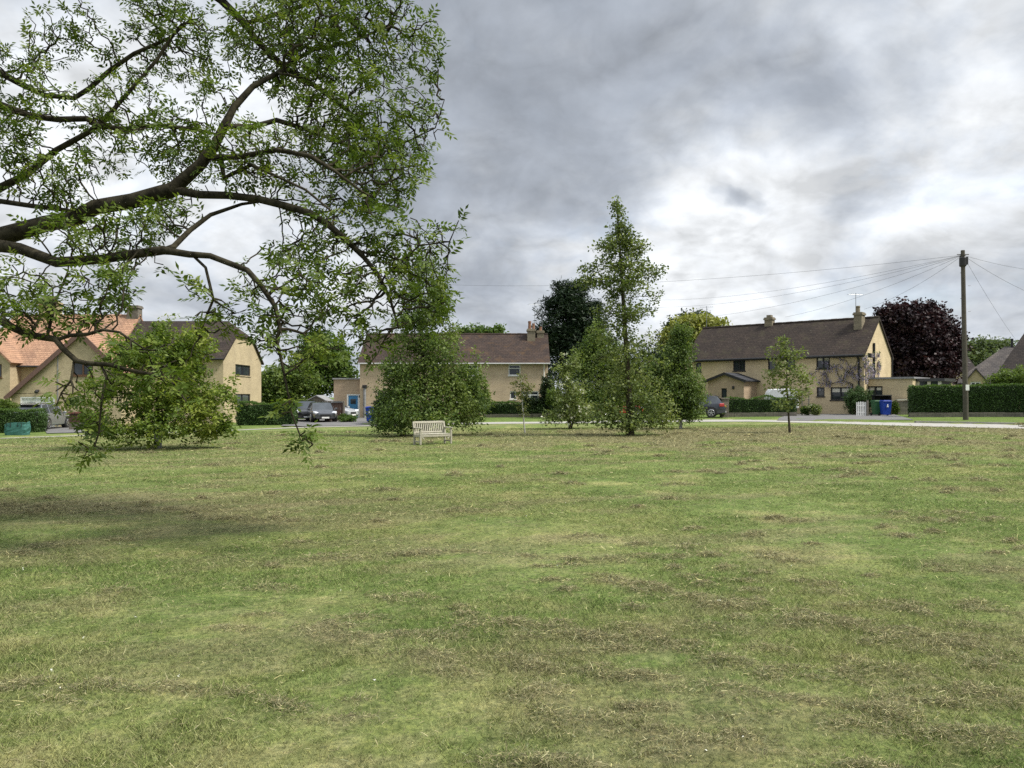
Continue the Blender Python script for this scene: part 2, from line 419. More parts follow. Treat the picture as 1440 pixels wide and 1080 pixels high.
def pinnate(C, D, r, k, rach, nl, length, width):
    """compound leaves: k per cluster, nl leaflets along a rachis"""
    n = len(C)*k; c = np.repeat(C, k, 0); d = rand_dirs(n, r)*1.0 + np.repeat(D, k, 0)*.5; d[:, 2] = d[:, 2]*.8-.15
    d /= np.linalg.norm(d, axis=1, keepdims=True)
    nr = rand_dirs(n, r)*.6; nr[:, 2] += .9; nr -= d*(nr*d).sum(1, keepdims=True); nr /= np.linalg.norm(nr, axis=1, keepdims=True)+1e-9
    sd = np.cross(d, nr); sc = .65+.6*r.random(n); lv = r.random(n); cv = np.repeat(r.random(len(C)), k)
    Vs, Vr = [], []
    for j in range(nl):
        t = (j//2+1)/((nl+1)//2) if j < nl-1 else 1.0
        sgn = 1 if j % 2 else -1
        if j == nl-1: ld = d.copy(); b = c+d*(rach*sc)[:, None]
        else: ld = d*.55+sd*sgn*.85; b = c+d*(rach*sc*t)[:, None]
        ld[:, 2] -= .25*r.random(n); ld += r.normal(size=ld.shape)*.12; ld /= np.linalg.norm(ld, axis=1, keepdims=True)
        q = nr+r.normal(size=nr.shape)*.25; q -= ld*(q*ld).sum(1, keepdims=True); q /= np.linalg.norm(q, axis=1, keepdims=True)
        V, _ = kites(b, ld, q, length*sc*(.8+.4*r.random(n)), width*sc)
        Vs.append(V); Vr.append(np.clip(.5+(cv-.5)*.7+(lv-.5)*.5+(r.random(n)-.5)*.3, 0, 1))
    V = np.concatenate(Vs); return V, np.arange(len(V)).reshape(-1, 4), np.concatenate(Vr)
def ellip_pts(c, rad, n, r, shell=.5):
    d = rand_dirs(n, r); u = r.random(n)**shell*(.72+.5*r.random(n))
    return np.array(c)+d*u[:, None]*np.array(rad)
def gap3(p, s, seed):
    return vnoise(p[:, 0]*s+p[:, 1]*s*.7, p[:, 2]*s+p[:, 1]*s*.3, seed)
def tree(name, label, cat, base, D, blobs, trunk, leaf, bark, r_trunk, n=350, step=.25, leaf_n=6, leaf_len=.16, leaf_w=.1, spread=.22,
         seed=1, group=None, r0=.008, droop=0., gap=.0, extra=0, up=.25, clump=.6, ns=6, stems=None, fill=2.0, infl=3.0, kill=2.0, lean=0., depth=.8, sub=None, leafdroop=0.):
    r = np.random.default_rng(seed); bx, by, bz = base
    root = empty(name, base, 0, label, cat, group)
    sk = Skel()
    tp = [(0,0,-.15)] + [(x, y, z) for x, y, z in trunk]
    rr = [r_trunk*1.25] + [max(r_trunk*(1-.92*(i+1)/len(trunk)), r0*1.5) for i in range(len(trunk))]
    sk.line(tp, rr, -1, step)
    for st in stems or []:
        sk.line(st[0], st[1], 0, step)
    A = []; tot = sum(b[2]*b[3]*(b[5] if len(b) > 5 else 1) for b in blobs)
    for b in blobs:
        px, py, rx, ry = b[:4]; dD = b[4] if len(b) > 4 else 0; w = b[5] if len(b) > 5 else 1
        c = P(px, py, D+dD) - Vector(base); k = max(3, int(n*rx*ry*w/tot))
        A.append(ellip_pts(c, (rx/F*D, depth*rx/F*D, ry/F*D), k, r, .45))
    A = np.concatenate(A)
    if gap: A = A[gap3(A*1.0, 1.3/(.35*max(b[2] for b in blobs)/F*D*.5+.2), seed) > gap*.75]
    A = A[A[:, 2] > .12]
    colonize(sk, A, step, step*kill, step*infl*8, r, 90, droop)
    rad, kids = finish_radii(sk, r0)
    me = wood_mesh(name+'_trunk', sk, rad, None, ns); link_mesh('trunk', me, bark, root)
    Pn = np.array(sk.p); thin = (rad < r0*2.6)
    C = Pn[thin]
    if extra: C = np.concatenate([C, A[r.random(len(A)) < extra]+r.normal(size=(1, 3))*.01])
    if fill:      # leafy sprays between the twigs, kept near real wood
        B = []
        for b in blobs:
            c = P(b[0], b[1], D+(b[4] if len(b) > 4 else 0)) - Vector(base); w = b[5] if len(b) > 5 else 1
            B.append(ellip_pts(c, (b[2]/F*D, depth*b[2]/F*D, b[3]/F*D), max(4, int(n*fill*b[2]*b[3]*w/tot)), r, .42))
        B = np.concatenate(B); g = gap3(B, 1.3/(.35*max(b[2] for b in blobs)/F*D*.5+.2), seed); B = B[(g > gap*1.05) & (B[:, 2] > .15)]
        keep = np.array([(((Pn-q)**2).sum(1)).min() < (step*3.2)**2 for q in B]) if len(B) else []
        C = np.concatenate([C, B[keep]])
    V, Fq, var = leaf_clusters(C, r, leaf_n, leaf_len, leaf_w, spread, up, clump, leafdroop)
    keep = np.repeat(V.reshape(-1, 4, 3)[:, :, 2].min(1) > .03, 1)
    V = V.reshape(-1, 4, 3)[keep].reshape(-1, 3); var = var[keep]
    crown = link_mesh('crown', mesh_np(name+'_crown', V, np.arange(len(V)).reshape(-1, 4), var), leaf, root)
    if sub: sub(root, C, r)
    return root
# ------------------------------------------------------------------ hedges
def hedge(name, label, path, width, height, cat='hedge', leafk='hedge', topk='hedgetop', group=None, dens=260, size=.075, seed=3, wob=.085, rnd=.2):
    """path: world (x,y) points of the FRONT edge left to right; grows back by width"""
    r = np.random.default_rng(seed); x0, y0 = path[0]; z0 = float(gz(x0, y0))
    root = empty(name, (x0, y0, z0), 0, label, cat, group)
    mb = MB(); Vs, Vv, Ts, Tv = [], [], [], []
    for (xa, ya), (xb, yb) in zip(path[:-1], path[1:]):
        L = math.hypot(xb-xa, yb-ya); ux, uy = (xb-xa)/L, (yb-ya)/L; nx, ny = -uy, ux
        def W(s, t, z):   # along, back, up
            x = xa+ux*s+nx*t; y = ya+uy*s+ny*t
            return np.stack([x-x0, y-y0, z+gz(x, y)-z0], -1)
        def wobble(s, t): return 1+wob*(fbm(s*.8+xa, t*.8+ya, seed)-.5)*4
        i = .05
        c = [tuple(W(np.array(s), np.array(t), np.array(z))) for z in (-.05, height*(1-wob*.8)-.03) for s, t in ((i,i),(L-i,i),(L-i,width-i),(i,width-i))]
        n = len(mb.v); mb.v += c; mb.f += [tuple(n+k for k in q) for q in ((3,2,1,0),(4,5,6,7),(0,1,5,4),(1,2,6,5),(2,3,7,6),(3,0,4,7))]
        for face, area in (('front', L*height), ('back', L*height), ('l', width*height), ('r', width*height), ('top', L*width)):
            k = int(area*dens*2.4*(.5 if face == 'back' else 1)); a = r.random(k); b = r.random(k)
            if face in ('front', 'back'):
                s = a*L; z = b*height; t = np.zeros(k) if face == 'front' else np.full(k, width)
            elif face in 'lr':
                t = a*width; z = b*height; s = np.zeros(k) if face == 'l' else np.full(k, L)
            else: s = a*L; t = b*width; z = np.full(k, height)
            hz = height*wobble(s, t*0+1)
            z = z*hz/height
            inset = rnd*np.clip((z/hz-.85)/.15, 0, 1)**2 + (fbm(s*1.7, z*2.2, seed+5)-.5)*wob*3
            if face == 'front': t = t+inset
            elif face == 'back': t = t-inset
            elif face == 'l': s = s+inset
            elif face == 'r': s = s-inset
            p = W(s, t, z)+r.normal(size=(k, 3))*.025
            d = rand_dirs(k, r); d[:, 2] += .5; d /= np.linalg.norm(d, axis=1, keepdims=True)
            nr = rand_dirs(k, r); nr -= d*(nr*d).sum(1, keepdims=True); nr /= np.linalg.norm(nr, axis=1, keepdims=True)
            sz = size*(.6+.8*r.random(k)); V, _ = kites(p, d, nr, sz, sz*.7)
            v = np.clip(.15+.5*r.random(k)+.5*(fbm(s*.9, z*1.5+t, seed+9)-.4), 0, 1)
            (Ts if face == 'top' else Vs).append(V); (Tv if face == 'top' else Vv).append(v)
    mb.build('inner_branches', M['core'], root)
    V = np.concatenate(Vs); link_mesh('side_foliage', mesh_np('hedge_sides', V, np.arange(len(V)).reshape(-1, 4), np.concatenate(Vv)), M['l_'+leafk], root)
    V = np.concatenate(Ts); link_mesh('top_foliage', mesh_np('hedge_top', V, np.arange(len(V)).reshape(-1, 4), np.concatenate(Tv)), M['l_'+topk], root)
    return root
def shrub(name, label, px, py, D, rx, ry, leafk, seed=5, n=420, size=.11, group=None, depth=.8, flowers=0, base_y=None):
    """bush of px radius rx, ry centred at px,py at depth D"""
    r = np.random.default_rng(seed); x = PX(px, D); z = float(gz(x, D)); root = empty(name, (x, D, z), 0, label, 'shrub', group)
    sk = Skel(); c = np.array([0, 0, PZ(py, D)-z]); rx_, rz_ = rx/F*D, ry/F*D
    sk.line([(0,0,-.05), (0,0,max(.15, c[2]*.5))], [.03,.02], -1, .12)
    A = ellip_pts(c, (rx_, rx_*depth, rz_), n, r, .35); A += (rand_dirs(n, r))*.12*rx_; A = A[A[:, 2] > .05]
    colonize(sk, A, max(.12, rx_*.09), max(.16, rx_*.13), 9, r, 60)
    rad, kids = finish_radii(sk, .006)
    link_mesh('stem', wood_mesh(name+'_stem', sk, rad, None, 5), M['bark'], root)
    C = np.concatenate([np.array(sk.p)[rad < .016], A]); C = C[C[:, 2] > .03]
    V, Fq, var = leaf_clusters(C, r, 11, size, size*.6, max(.13, rx_*.12), .25, .5)
    link_mesh('foliage', mesh_np(name+'_foliage', V, Fq, var), M['l_'+leafk], root)
    if flowers:
        q = A[r.random(len(A)) < flowers]; V, Fq, var = leaf_clusters(q, r, 5, .09, .08, .09)
        link_mesh('blossom', mesh_np(name+'_blossom', V, Fq, var), M['petal'], root)
    return root
# ------------------------------------------------------------------ ground, road, grass
def graded(lo, hi, centre_lo, centre_hi, fine, grow):
    a = [centre_lo]
    while a[-1] < centre_hi: a.append(a[-1]+fine)
    st = fine
    while a[-1] < hi: st *= grow; a.append(a[-1]+st)
    b = [centre_lo]; st = fine
    while b[-1] > lo: st *= grow; b.append(b[-1]-st)
    return np.array(sorted(set(b+a)))
# heaps of mown grass
hr = np.random.default_rng(11)
def windrow(x, y):
    u = x*.94+y*.34; v = -x*.34+y*.94
    return fbm(u*.55+3, v*1.5, 21, 5)
HEAPS = []
while len(HEAPS) < 300:
    y = math.exp(hr.uniform(math.log(2.2), math.log(42))); x = hr.uniform(-1, 1)*(.78*y+1.5)
    if windrow(x, y) + .12*(x/(.7*y+1)) - .1*(y < 7)*(x < 0) > .50+hr.normal()*.09:
        s = hr.uniform(.55, 1.25)*(1 if y < 14 else 1.25)
        HEAPS.append((x, y, .19*s*hr.uniform(.6,1.5), .085*s*hr.uniform(.7,1.3), 0.05*s*hr.uniform(.35,1.4), hr.normal()*.35-.1))
for px_, py_, a_, b_, h_ in [(1245,948,.26,.13,.065),(1275,955,.12,.09,.045),(900,955,.13,.09,.045),(1255,905,.2,.07,.035),(1380,943,.1,.08,.045),(1345,900,.28,.07,.035),(1075,916,.2,.08,.04),
                         (1020,855,.15,.07,.03),(1100,1012,.5,.06,.03),(1255,1005,.17,.1,.05),(1140,870,.22,.07,.03),(860,820,.2,.07,.03),(60,715,.25,.12,.06),(195,723,.28,.12,.06),(1120,735,.2,.1,.05),(1275,640,.5,.25,.08),(1360,625,.5,.25,.08)]:
    x, y = at_ground0(px_, py_); HEAPS.append((x, y, a_, b_, h_, -.1))
for (xa_, ya_), (xb_, yb_), k_ in [((740,790),(1440,935),34),((560,850),(1440,1000),30),((0,705),(420,735),20),((900,800),(1440,880),18),((700,930),(1440,1050),26),((980,640),(1440,650),16),((300,880),(900,900),14),((0,960),(560,1010),14)]:
    for q_ in range(k_):
        t_ = (q_+hr.uniform(-.4,.4))/k_; x, y = at_ground0(xa_+(xb_-xa_)*t_+hr.normal()*14, ya_+(yb_-ya_)*t_+hr.normal()*9); g_ = max(1, y/7)**.6
        HEAPS.append((x, y, .15*g_*hr.uniform(.5,1.5), .06*g_*hr.uniform(.6,1.4), .028*g_*hr.uniform(.4,1.6), hr.normal()*.3-.15))
HEAPS = np.array(HEAPS)
def heap(x, y):
    x = np.asarray(x, float); y = np.asarray(y, float); out = np.zeros(x.shape); fl = out.ravel(); xf, yf = x.ravel(), y.ravel()
    o = np.argsort(yf); ys = yf[o]
    for hx, hy, a, b, h, t in HEAPS:
        m = 3*max(a, b); i0, i1 = np.searchsorted(ys, hy-m), np.searchsorted(ys, hy+m); k = o[i0:i1]
        if len(k) == 0: continue
        dx, dy = xf[k]-hx, yf[k]-hy; u = dx*math.cos(t)+dy*math.sin(t); v = -dx*math.sin(t)+dy*math.cos(t)
        fl[k] = np.maximum(fl[k], h*np.exp(-((u/a)**2+(v/b)**2)*1.1))
    return fl.reshape(x.shape)
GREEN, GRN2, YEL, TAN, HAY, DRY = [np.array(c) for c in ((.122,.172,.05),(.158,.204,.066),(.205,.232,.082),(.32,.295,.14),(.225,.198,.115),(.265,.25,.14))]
def lerp(a, b, t): return a*(1-t[:, None])+b*t[:, None]
def turf(x, y):
    """colour of the sward: patches of green, bleached and clipping-strewn grass (lawn variation, plus a painted ash shadow at left)"""
    x = np.asarray(x, float).ravel(); y = np.asarray(y, float).ravel()
    n1 = fbm(x*.22+4, y*.3, 31, 5); n2 = fbm(x*1.1, y*1.4, 41, 5); n3 = fbm(x*3.1, y*3.3, 51, 3); w = windrow(x, y)
    c = lerp(np.tile(GREEN, (len(x), 1)), np.tile(GRN2, (len(x), 1)), sstep((n2-.35)/.3))
    c = lerp(c, np.tile(YEL, (len(x), 1)), sstep((n1*.6+n2*.4-.44)/.22)*.6)
    c = lerp(c, np.tile(TAN, (len(x), 1)), sstep((n2*.7+n3*.3-.58)/.14)*.5)
    band = sstep((y-19)/7)*sstep((44-y)/5)*(.25+.75*sstep((x+8)/16))       # raked clippings near the far edge
    cl = np.clip(sstep((w-.50)/.14)*.75 + 1.35*band*sstep((fbm(x*.5, y*.28, 61, 4)-.36)/.2)*.8, 0, 1)
    left = np.exp(-(((x+7)/5.5)**2+((y-12.8)/1.7)**2))                        # brown clippings left of the middle, with the ash shadow painted in
    cl = np.clip(cl+left*.75*sstep((n3-.2)/.4), 0, 1)
    c = lerp(c, np.tile(HAY*.92, (len(x), 1)), np.clip(cl*.5+left*.35+band*cl*.3, 0, .85))
    mow = np.sin((y*.93-x*.16)*2*np.pi/3.4+1.2*fbm(x*.1, y*.1, 97, 2))
    c = c*(1+.055*sstep(mow*.8+.5)-.03)[:, None]
    far = sstep((y-road_far(x))/1.0)
    c = lerp(c, np.tile(np.array([.10,.155,.036]), (len(x), 1)), far*.8)
    n4 = fbm(x*11, y*11, 81, 2); n5 = fbm(x*26, y*26, 91, 2); nr_ = 1/(1+(y/9)**2)
    c = lerp(c, np.tile(HAY*1.1, (len(x), 1)), sstep((n4-.52)/.2)*.45*nr_)
    return c*(.8+.3*n3+(.35*(n4-.5)+.5*(n5-.5))*nr_*1.4)[:, None], cl
xs = graded(-420, 420, -7, 7, .10, 1.045); ys = graded(-80, 900, 2.0, 9.0, .075, 1.02)
gx, gy = np.meshgrid(xs, ys); hp = heap(gx, gy)
gzv = gz(gx, gy)+hp*.75+(fbm(gx*.5, gy*.5, 71, 3)-.5)*.05*np.exp(-((gy-8)/14)**2)+(fbm(gx*5, gy*5, 72, 2)-.5)*.02*(gy < 16)
nx, ny = len(xs), len(ys); ii = np.arange((ny-1)*nx).reshape(ny-1, nx)[:, :-1].ravel()
gcol, gcl = turf(gx, gy)
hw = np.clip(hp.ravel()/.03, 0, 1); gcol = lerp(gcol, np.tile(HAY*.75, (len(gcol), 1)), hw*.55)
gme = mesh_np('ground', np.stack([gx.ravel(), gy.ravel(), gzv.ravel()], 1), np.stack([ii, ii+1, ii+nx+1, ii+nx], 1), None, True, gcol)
def turf_mat(name, fine):
    m, nt, b = nodes(name); b.inputs['Roughness'].default_value = .9; b.inputs['Specular IOR Level'].default_value = .08
    a = N(nt, 'ShaderNodeAttribute', attribute_name='tint'); co = coords(nt); col = a.outputs['Color']
    if fine:
        mp = N(nt, 'ShaderNodeMapping'); mp.inputs['Scale'].default_value = (1, 1, .2); nt.links.new(co, mp.inputs[0])
        f = noise(nt, mp.outputs[0], 22, 6, .75); f2 = noise(nt, mp.outputs[0], 2.6, 6, .7)
        col = mix(nt, 1, col, ramp(nt, f, [(.32, (.34,.38,.30)), (.5, (1,1,1)), (.70, (1.75,1.6,1.45))]), 'MULTIPLY')
        col = mix(nt, 1, col, ramp(nt, f2, [(.3, (.74,.76,.72)), (.5, (1,1,1)), (.7, (1.1,1.07,1.0))]), 'MULTIPLY')
        bump(nt, b, noise(nt, co, 14, 8, .75), .8, .05)
    nt.links.new(col, b.inputs['Base Color'])
    if not fine:
        t = N(nt, 'ShaderNodeBsdfTranslucent'); nt.links.new(col, t.inputs[0])
        ms = N(nt, 'ShaderNodeMixShader'); ms.inputs[0].default_value = .25
        nt.links.new(b.outputs[0], ms.inputs[1]); nt.links.new(t.outputs[0], ms.inputs[2]); nt.links.new(ms.outputs[0], nt.nodes['Material Output'].inputs[0])
    return m
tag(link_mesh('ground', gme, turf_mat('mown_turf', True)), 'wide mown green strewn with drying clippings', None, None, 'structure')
# blades
br_ = np.random.default_rng(17)
def scatter(n, lo, hi, side=.80):
    y = np.exp(br_.uniform(math.log(lo), math.log(hi), n)); x = br_.uniform(-1, 1, n)*(side*y+.8); return x, y
def tri_blades(x, y, hgt, wid, lean, az, up_=.75):
    z = gz(x, y)+heap(x, y)*up_
    d = np.stack([np.cos(az)*np.sin(lean), np.sin(az)*np.sin(lean), np.cos(lean)], 1)
    az2 = br_.uniform(0, 2*np.pi, len(x)); s = np.stack([np.cos(az2), np.sin(az2), br_.normal(size=len(x))*.2], 1)*wid[:, None]*.5
    b = np.stack([x, y, z-.004], 1)
    return np.stack([b-s, b+s, b+d*hgt[:, None]], 1).reshape(-1, 3)
n = 1100000; x, y = scatter(n, 2.4, 44)
keep = y < road_near(x)-.1; x, y = x[keep], y[keep]; n = len(x)
sc = np.maximum(1, y/6.5)
tc, cl = turf(x, y); hh = heap(x, y)
V = tri_blades(x, y, (.02+.034*fbm(x*7, y*7, 93, 2))*(.5+1.2*br_.random(n))*sc**.45, 0.0040*(.7+.8*br_.random(n))*sc, np.clip(np.abs(br_.normal(size=n))*.35+np.where(y < 8, .62, .9), 0, 1.45), br_.uniform(0, 2*np.pi, n))
tone = np.exp(br_.normal(size=n)*(.52/(1+(y/14)**2)+.12))[:, None]*np.array([[1.06,1.07,1.0]]); shift = br_.random((n, 1))
bc = tc*tone; bc = np.where(shift > .86, bc*np.array([[1.5,1.3,1.25]])+.03, bc)
bc = np.minimum(bc, np.array([[.33,.34,.15]])); link = link_mesh('mown_grass', mesh_np('mown_grass', V, np.arange(3*n).reshape(-1, 3), None, False, bc), turf_mat('grass_blade', False))
tag(link, 'short mown grass blades covering the green', 'grass', None, 'stuff')
n = 700000; x, y = scatter(n, 2.4, 42); hh = heap(x, y); w = windrow(x, y); tc, cl = turf(x, y)
pr = .07+.16*cl**1.5+np.clip(hh/.02, 0, 1)*.4
keep = (br_.random(n) < pr) & (y < road_near(x)-.2); x, y, hh, cl = x[keep], y[keep], hh[keep], cl[keep]; n = len(x)
# extra strands piled on heaps
hi_ = br_.integers(0, len(HEAPS), 110000); H = HEAPS[hi_]; g = br_.normal(size=(110000, 2))*.62
hx = H[:, 0]+np.cos(H[:, 5])*g[:, 0]*H[:, 2]-np.sin(H[:, 5])*g[:, 1]*H[:, 3]; hy = H[:, 1]+np.sin(H[:, 5])*g[:, 0]*H[:, 2]+np.cos(H[:, 5])*g[:, 1]*H[:, 3]
x = np.concatenate([x, hx]); y = np.concatenate([y, hy]); n = len(x); sc = np.maximum(1, y/5.0)
ln = .05*(.35+1.3*br_.random(n)**2)*sc**.5; wd = .0028*(.7+.6*br_.random(n))*sc; az = br_.uniform(0, 2*np.pi, n); el_ = br_.normal(size=n)*.35+.05
hz_ = heap(x, y); z = gz(x, y)+hz_*br_.uniform(.45, 1.12, n)+.008*sc**.5+.012*br_.random(n)
d1 = np.stack([np.cos(az)*np.cos(el_), np.sin(az)*np.cos(el_), np.sin(el_)], 1); az2 = az+br_.normal(size=n)*.7; el2 = el_+br_.normal(size=n)*.6-.15
d2 = np.stack([np.cos(az2)*np.cos(el2), np.sin(az2)*np.cos(el2), np.sin(el2)], 1); s_ = rand_dirs(n, br_)*wd[:, None]*.5
b0 = np.stack([x, y, z], 1); b1 = b0+d1*ln[:, None]*.5; b2 = b1+d2*ln[:, None]*.5
V = np.stack([b0-s_, b0+s_, b1+s_, b1-s_, b2], 1).reshape(-1, 3); i5 = np.arange(n)[:, None]*5
Fs = np.concatenate([np.concatenate([i5, i5+1, i5+2], 1), np.concatenate([i5, i5+2, i5+3], 1), np.concatenate([i5+3, i5+2, i5+4], 1)])
q = br_.random((n, 1)); bc = np.where(q < .38, HAY*1.3, np.where(q < .66, DRY*1.2, np.where(q < .88, np.array([.165,.18,.10]), TAN*1.2)))*np.exp(br_.normal(size=(n, 1))*.34)
tag(link_mesh('grass_clippings', mesh_np('grass_clippings', V, Fs, None, False, np.concatenate([bc, bc, bc])), bpy.data.materials['grass_blade']),
    'dry brown mown clippings lying in streaks and heaps', 'clippings', None, 'stuff')
# tiny daisies and pale scraps
n = 90; x, y = scatter(n, 3.0, 30); C = np.stack([x, y, gz(x, y)+.03+heap(x, y)], 1); V, Fq, var = leaf_clusters(C, br_, 3, .012, .011, .005, .8)
tag(link_mesh('daisies', mesh_np('daisies', V, Fq, var), M['petal']), 'tiny white daisies scattered in the mown grass', 'flowers', None, 'stuff')

def strip(name, pts_a, pts_b, off, m, label, sub=1):
    V, Fq = [], []
    for a, b in zip(pts_a, pts_b):
        for k in range(sub+1):
            t = k/sub; x = a[0]*(1-t)+b[0]*t; y = a[1]*(1-t)+b[1]*t; V.append((x, y, float(gz(x, y))+off))
    for i in range(len(pts_a)-1):
        for k in range(sub):
            q = i*(sub+1)+k; Fq.append((q, q+sub+1, q+sub+2, q+1))
    return tag(link_mesh(name, mesh_np(name, V, Fq), m), label, None, None, 'structure')
rx = np.linspace(RX[0], RX[-1], 160)
def rz_(x): return float(gz0(x, 40))
strip('road', [(x, float(road_near(x))) for x in rx], [(x, float(road_far(x))-.06) for x in rx], .012, M['roadm'], 'narrow pale lane along the far edge of the green', 2)
strip('lane_edging', [(x, float(road_near(x))-.16) for x in rx], [(x, float(road_near(x))) for x in rx], .03, M['kerb'], 'pale edging strip between grass and lane')
# kerb on the far side: real step
def kerb(xa, xb):
    mb = MB(); X = np.linspace(xa, xb, 40)
    for x0, x1 in zip(X[:-1], X[1:]):
        y0, y1 = float(road_far(x0)), float(road_far(x1)); z0, z1 = float(gz0(x0, y0)), float(gz0(x1, y1))
        c = [(x0,y0-.05,z0-.05),(x1,y1-.05,z1-.05),(x1,y1+.12,z1-.05),(x0,y0+.12,z0-.05),(x0,y0-.05,z0+.115),(x1,y1-.05,z1+.115),(x1,y1+.12,z1+.115),(x0,y0+.12,z0+.115)]
        n = len(mb.v); mb.v += c; mb.f += [tuple(n+i for i in q) for q in ((4,5,6,7),(0,1,5,4),(2,3,7,6))]
    return mb
mb = kerb(PX(1262, 46), RX[-1]); tag(mb.build('kerb', M['kerb']), 'grey kerb below the verge in front of the long hedge', None, None, 'structure')
def drive(pxs_near, pxs_far, label, off=.035, m='asphalt'):
    a = [at_ground0(*p) for p in pxs_near]; b = [at_ground0(*p) for p in pxs_far]
    return strip('driveway', a, b, off, M[m], label, 14)
drive([(66,612.6),(135,610.8)], [(60,603),(118,602.5)], 'grey asphalt drive leading to the white garage door')
drive([(395,601.5),(440,600.2),(525,598.2)], [(412,592),(450,591),(512,589.5)], 'grey asphalt drive in front of the two parked cars')
drive([(1092,591.6),(1150,592),(1285,593.4)], [(1112,584.5),(1160,583.5),(1254,584.3)], 'grey asphalt drive in front of the picket gate')
# ------------------------------------------------------------------ houses
class House:
    def __init__(s, name, x, y, z, rz, label, cat='house', group=None):
        s.o = Vector((x, y, z)); s.rz = rz; s.root = empty(name, (x, y, z), rz, label, cat, group)
        s.ux = Vector((math.cos(rz), math.sin(rz))); s.uy = Vector((-math.sin(rz), math.cos(rz)))
    def front(s, px, py, y=0.0):
        """picture point on the local plane y=const -> local (x,z)"""
        k = (px-CX)/F; o = Vector((s.o.x, s.o.y)) + s.uy*y
        # o + ux*t = D*(k,1)
        D = (o.x*s.ux.y - o.y*s.ux.x)/(k*s.ux.y - s.ux.x); t = (Vector((k*D, D))-o).dot(s.ux)
        return t, EYE+(HY-py)/F*D - s.o.z
    def side(s, px, py, x=0.0):
        k = (px-CX)/F; o = Vector((s.o.x, s.o.y)) + s.ux*x
        D = (o.x*s.uy.y - o.y*s.uy.x)/(k*s.uy.y - s.uy.x); t = (Vector((k*D, D))-o).dot(s.uy)
        return t, EYE+(HY-py)/F*D - s.o.z
    def frect(s, x0, x1, y0, y1, y=0.0):
        xc = (x0+x1)/2; yc = (y0+y1)/2
        return (s.front(x0, yc, y)[0], s.front(x1, yc, y)[0], s.front(xc, y1, y)[1], s.front(xc, y0, y)[1])
def fr(y0): return lambda a, z, d: (a, y0+d, z)              # facing -y
def sd(x0): return lambda a, z, d: (x0-d, a, z)              # facing +x
def sl(x0): return lambda a, z, d: (x0+d, a, z)              # facing -x
def bk(y0): return lambda a, z, d: (a, y0-d, z)
def panel(mb, f, a0, a1, z0, z1, holes=(), rev=.12):
    A_ = sorted({a0, a1, *[h[0] for h in holes], *[h[1] for h in holes]}); Z_ = sorted({z0, z1, *[h[2] for h in holes], *[h[3] for h in holes]})
    for i in range(len(A_)-1):
        for j in range(len(Z_)-1):
            ac, zc = (A_[i]+A_[i+1])/2, (Z_[j]+Z_[j+1])/2
            if A_[i+1]-A_[i] < 1e-6 or Z_[j+1]-Z_[j] < 1e-6: continue
            if any(h[0] < ac < h[1] and h[2] < zc < h[3] for h in holes): continue
            mb.quad(f(A_[i],Z_[j],0), f(A_[i+1],Z_[j],0), f(A_[i+1],Z_[j+1],0), f(A_[i],Z_[j+1],0))
    for a, b, c, d in holes:
        mb.quad(f(a,c,0), f(b,c,0), f(b,c,rev), f(a,c,rev)); mb.quad(f(a,d,0), f(b,d,0), f(b,d,rev), f(a,d,rev))
        mb.quad(f(a,c,0), f(a,d,0), f(a,d,rev), f(a,c,rev)); mb.quad(f(b,c,0), f(b,d,0), f(b,d,rev), f(b,c,rev))
def fbox(mb, f, a0, a1, z0, z1, d0, d1):
    n = len(mb.v); mb.v += [f(a,z,d) for d in (d0,d1) for a, z in ((a0,z0),(a1,z0),(a1,z1),(a0,z1))]
    mb.f += [tuple(n+i for i in q) for q in ((0,1,2,3),(7,6,5,4),(0,4,5,1),(1,5,6,2),(2,6,7,3),(3,7,4,0))]
def window(root, f, rect, frame='white', cols=2, transom=0, sill=None, blind=0, ft=.055, glassm='glass', label=None):
    a0, a1, z0, z1 = rect; g = MB(); g.quad(f(a0,z0,.095), f(a1,z0,.095), f(a1,z1,.095), f(a0,z1,.095))
    w = g.build('window', M[glassm], root)
    m = MB(); d0, d1 = .045, .09
    fbox(m, f, a0, a1, z1-ft, z1, d0, d1); fbox(m, f, a0, a1, z0, z0+ft, d0, d1)
    fbox(m, f, a0, a0+ft, z0+ft, z1-ft, d0, d1); fbox(m, f, a1-ft, a1, z0+ft, z1-ft, d0, d1)
    for k in range(1, cols):
        c = a0+(a1-a0)*k/cols; fbox(m, f, c-ft*.5, c+ft*.5, z0+ft, z1-ft, d0, d1)
    if transom:
        t = z0+(z1-z0)*transom; fbox(m, f, a0+ft, a1-ft, t-ft*.4, t+ft*.4, d0+.004, d1-.004)
    m.build('frame', M[frame], w)
    if sill:
        m = MB(); fbox(m, f, a0-.06, a1+.06, z0-.07, z0-.003, -.06, .1); m.build('sill', M[sill], w)
    if blind:
        for k in range(cols):
            m = MB(); b0 = a0+(a1-a0)*k/cols+ft*.9; b1 = a0+(a1-a0)*(k+1)/cols-ft*.9
            fbox(m, f, b0, b1, z1-ft-(z1-z0)*blind, z1-ft, .091, .093); m.build('blind', M['cream'], w)
    if label: w['label'] = label
    return w
def slab(mb, p, t=.1):
    """thick sheet through 4 points, thickness downward along its normal"""
    p = [Vector(q) for q in p]; nn = (p[1]-p[0]).cross(p[-1]-p[0]).normalized()
    if nn.z < 0: nn = -nn
    n = len(mb.v); k = len(p); mb.v += [tuple(q) for q in p] + [tuple(q-nn*t) for q in p]
    mb.f.append(tuple(n+i for i in range(k))); mb.f.append(tuple(n+k+i for i in reversed(range(k))))
    for i in range(k): mb.f.append((n+i, n+(i+1) % k, n+k+(i+1) % k, n+k+i))
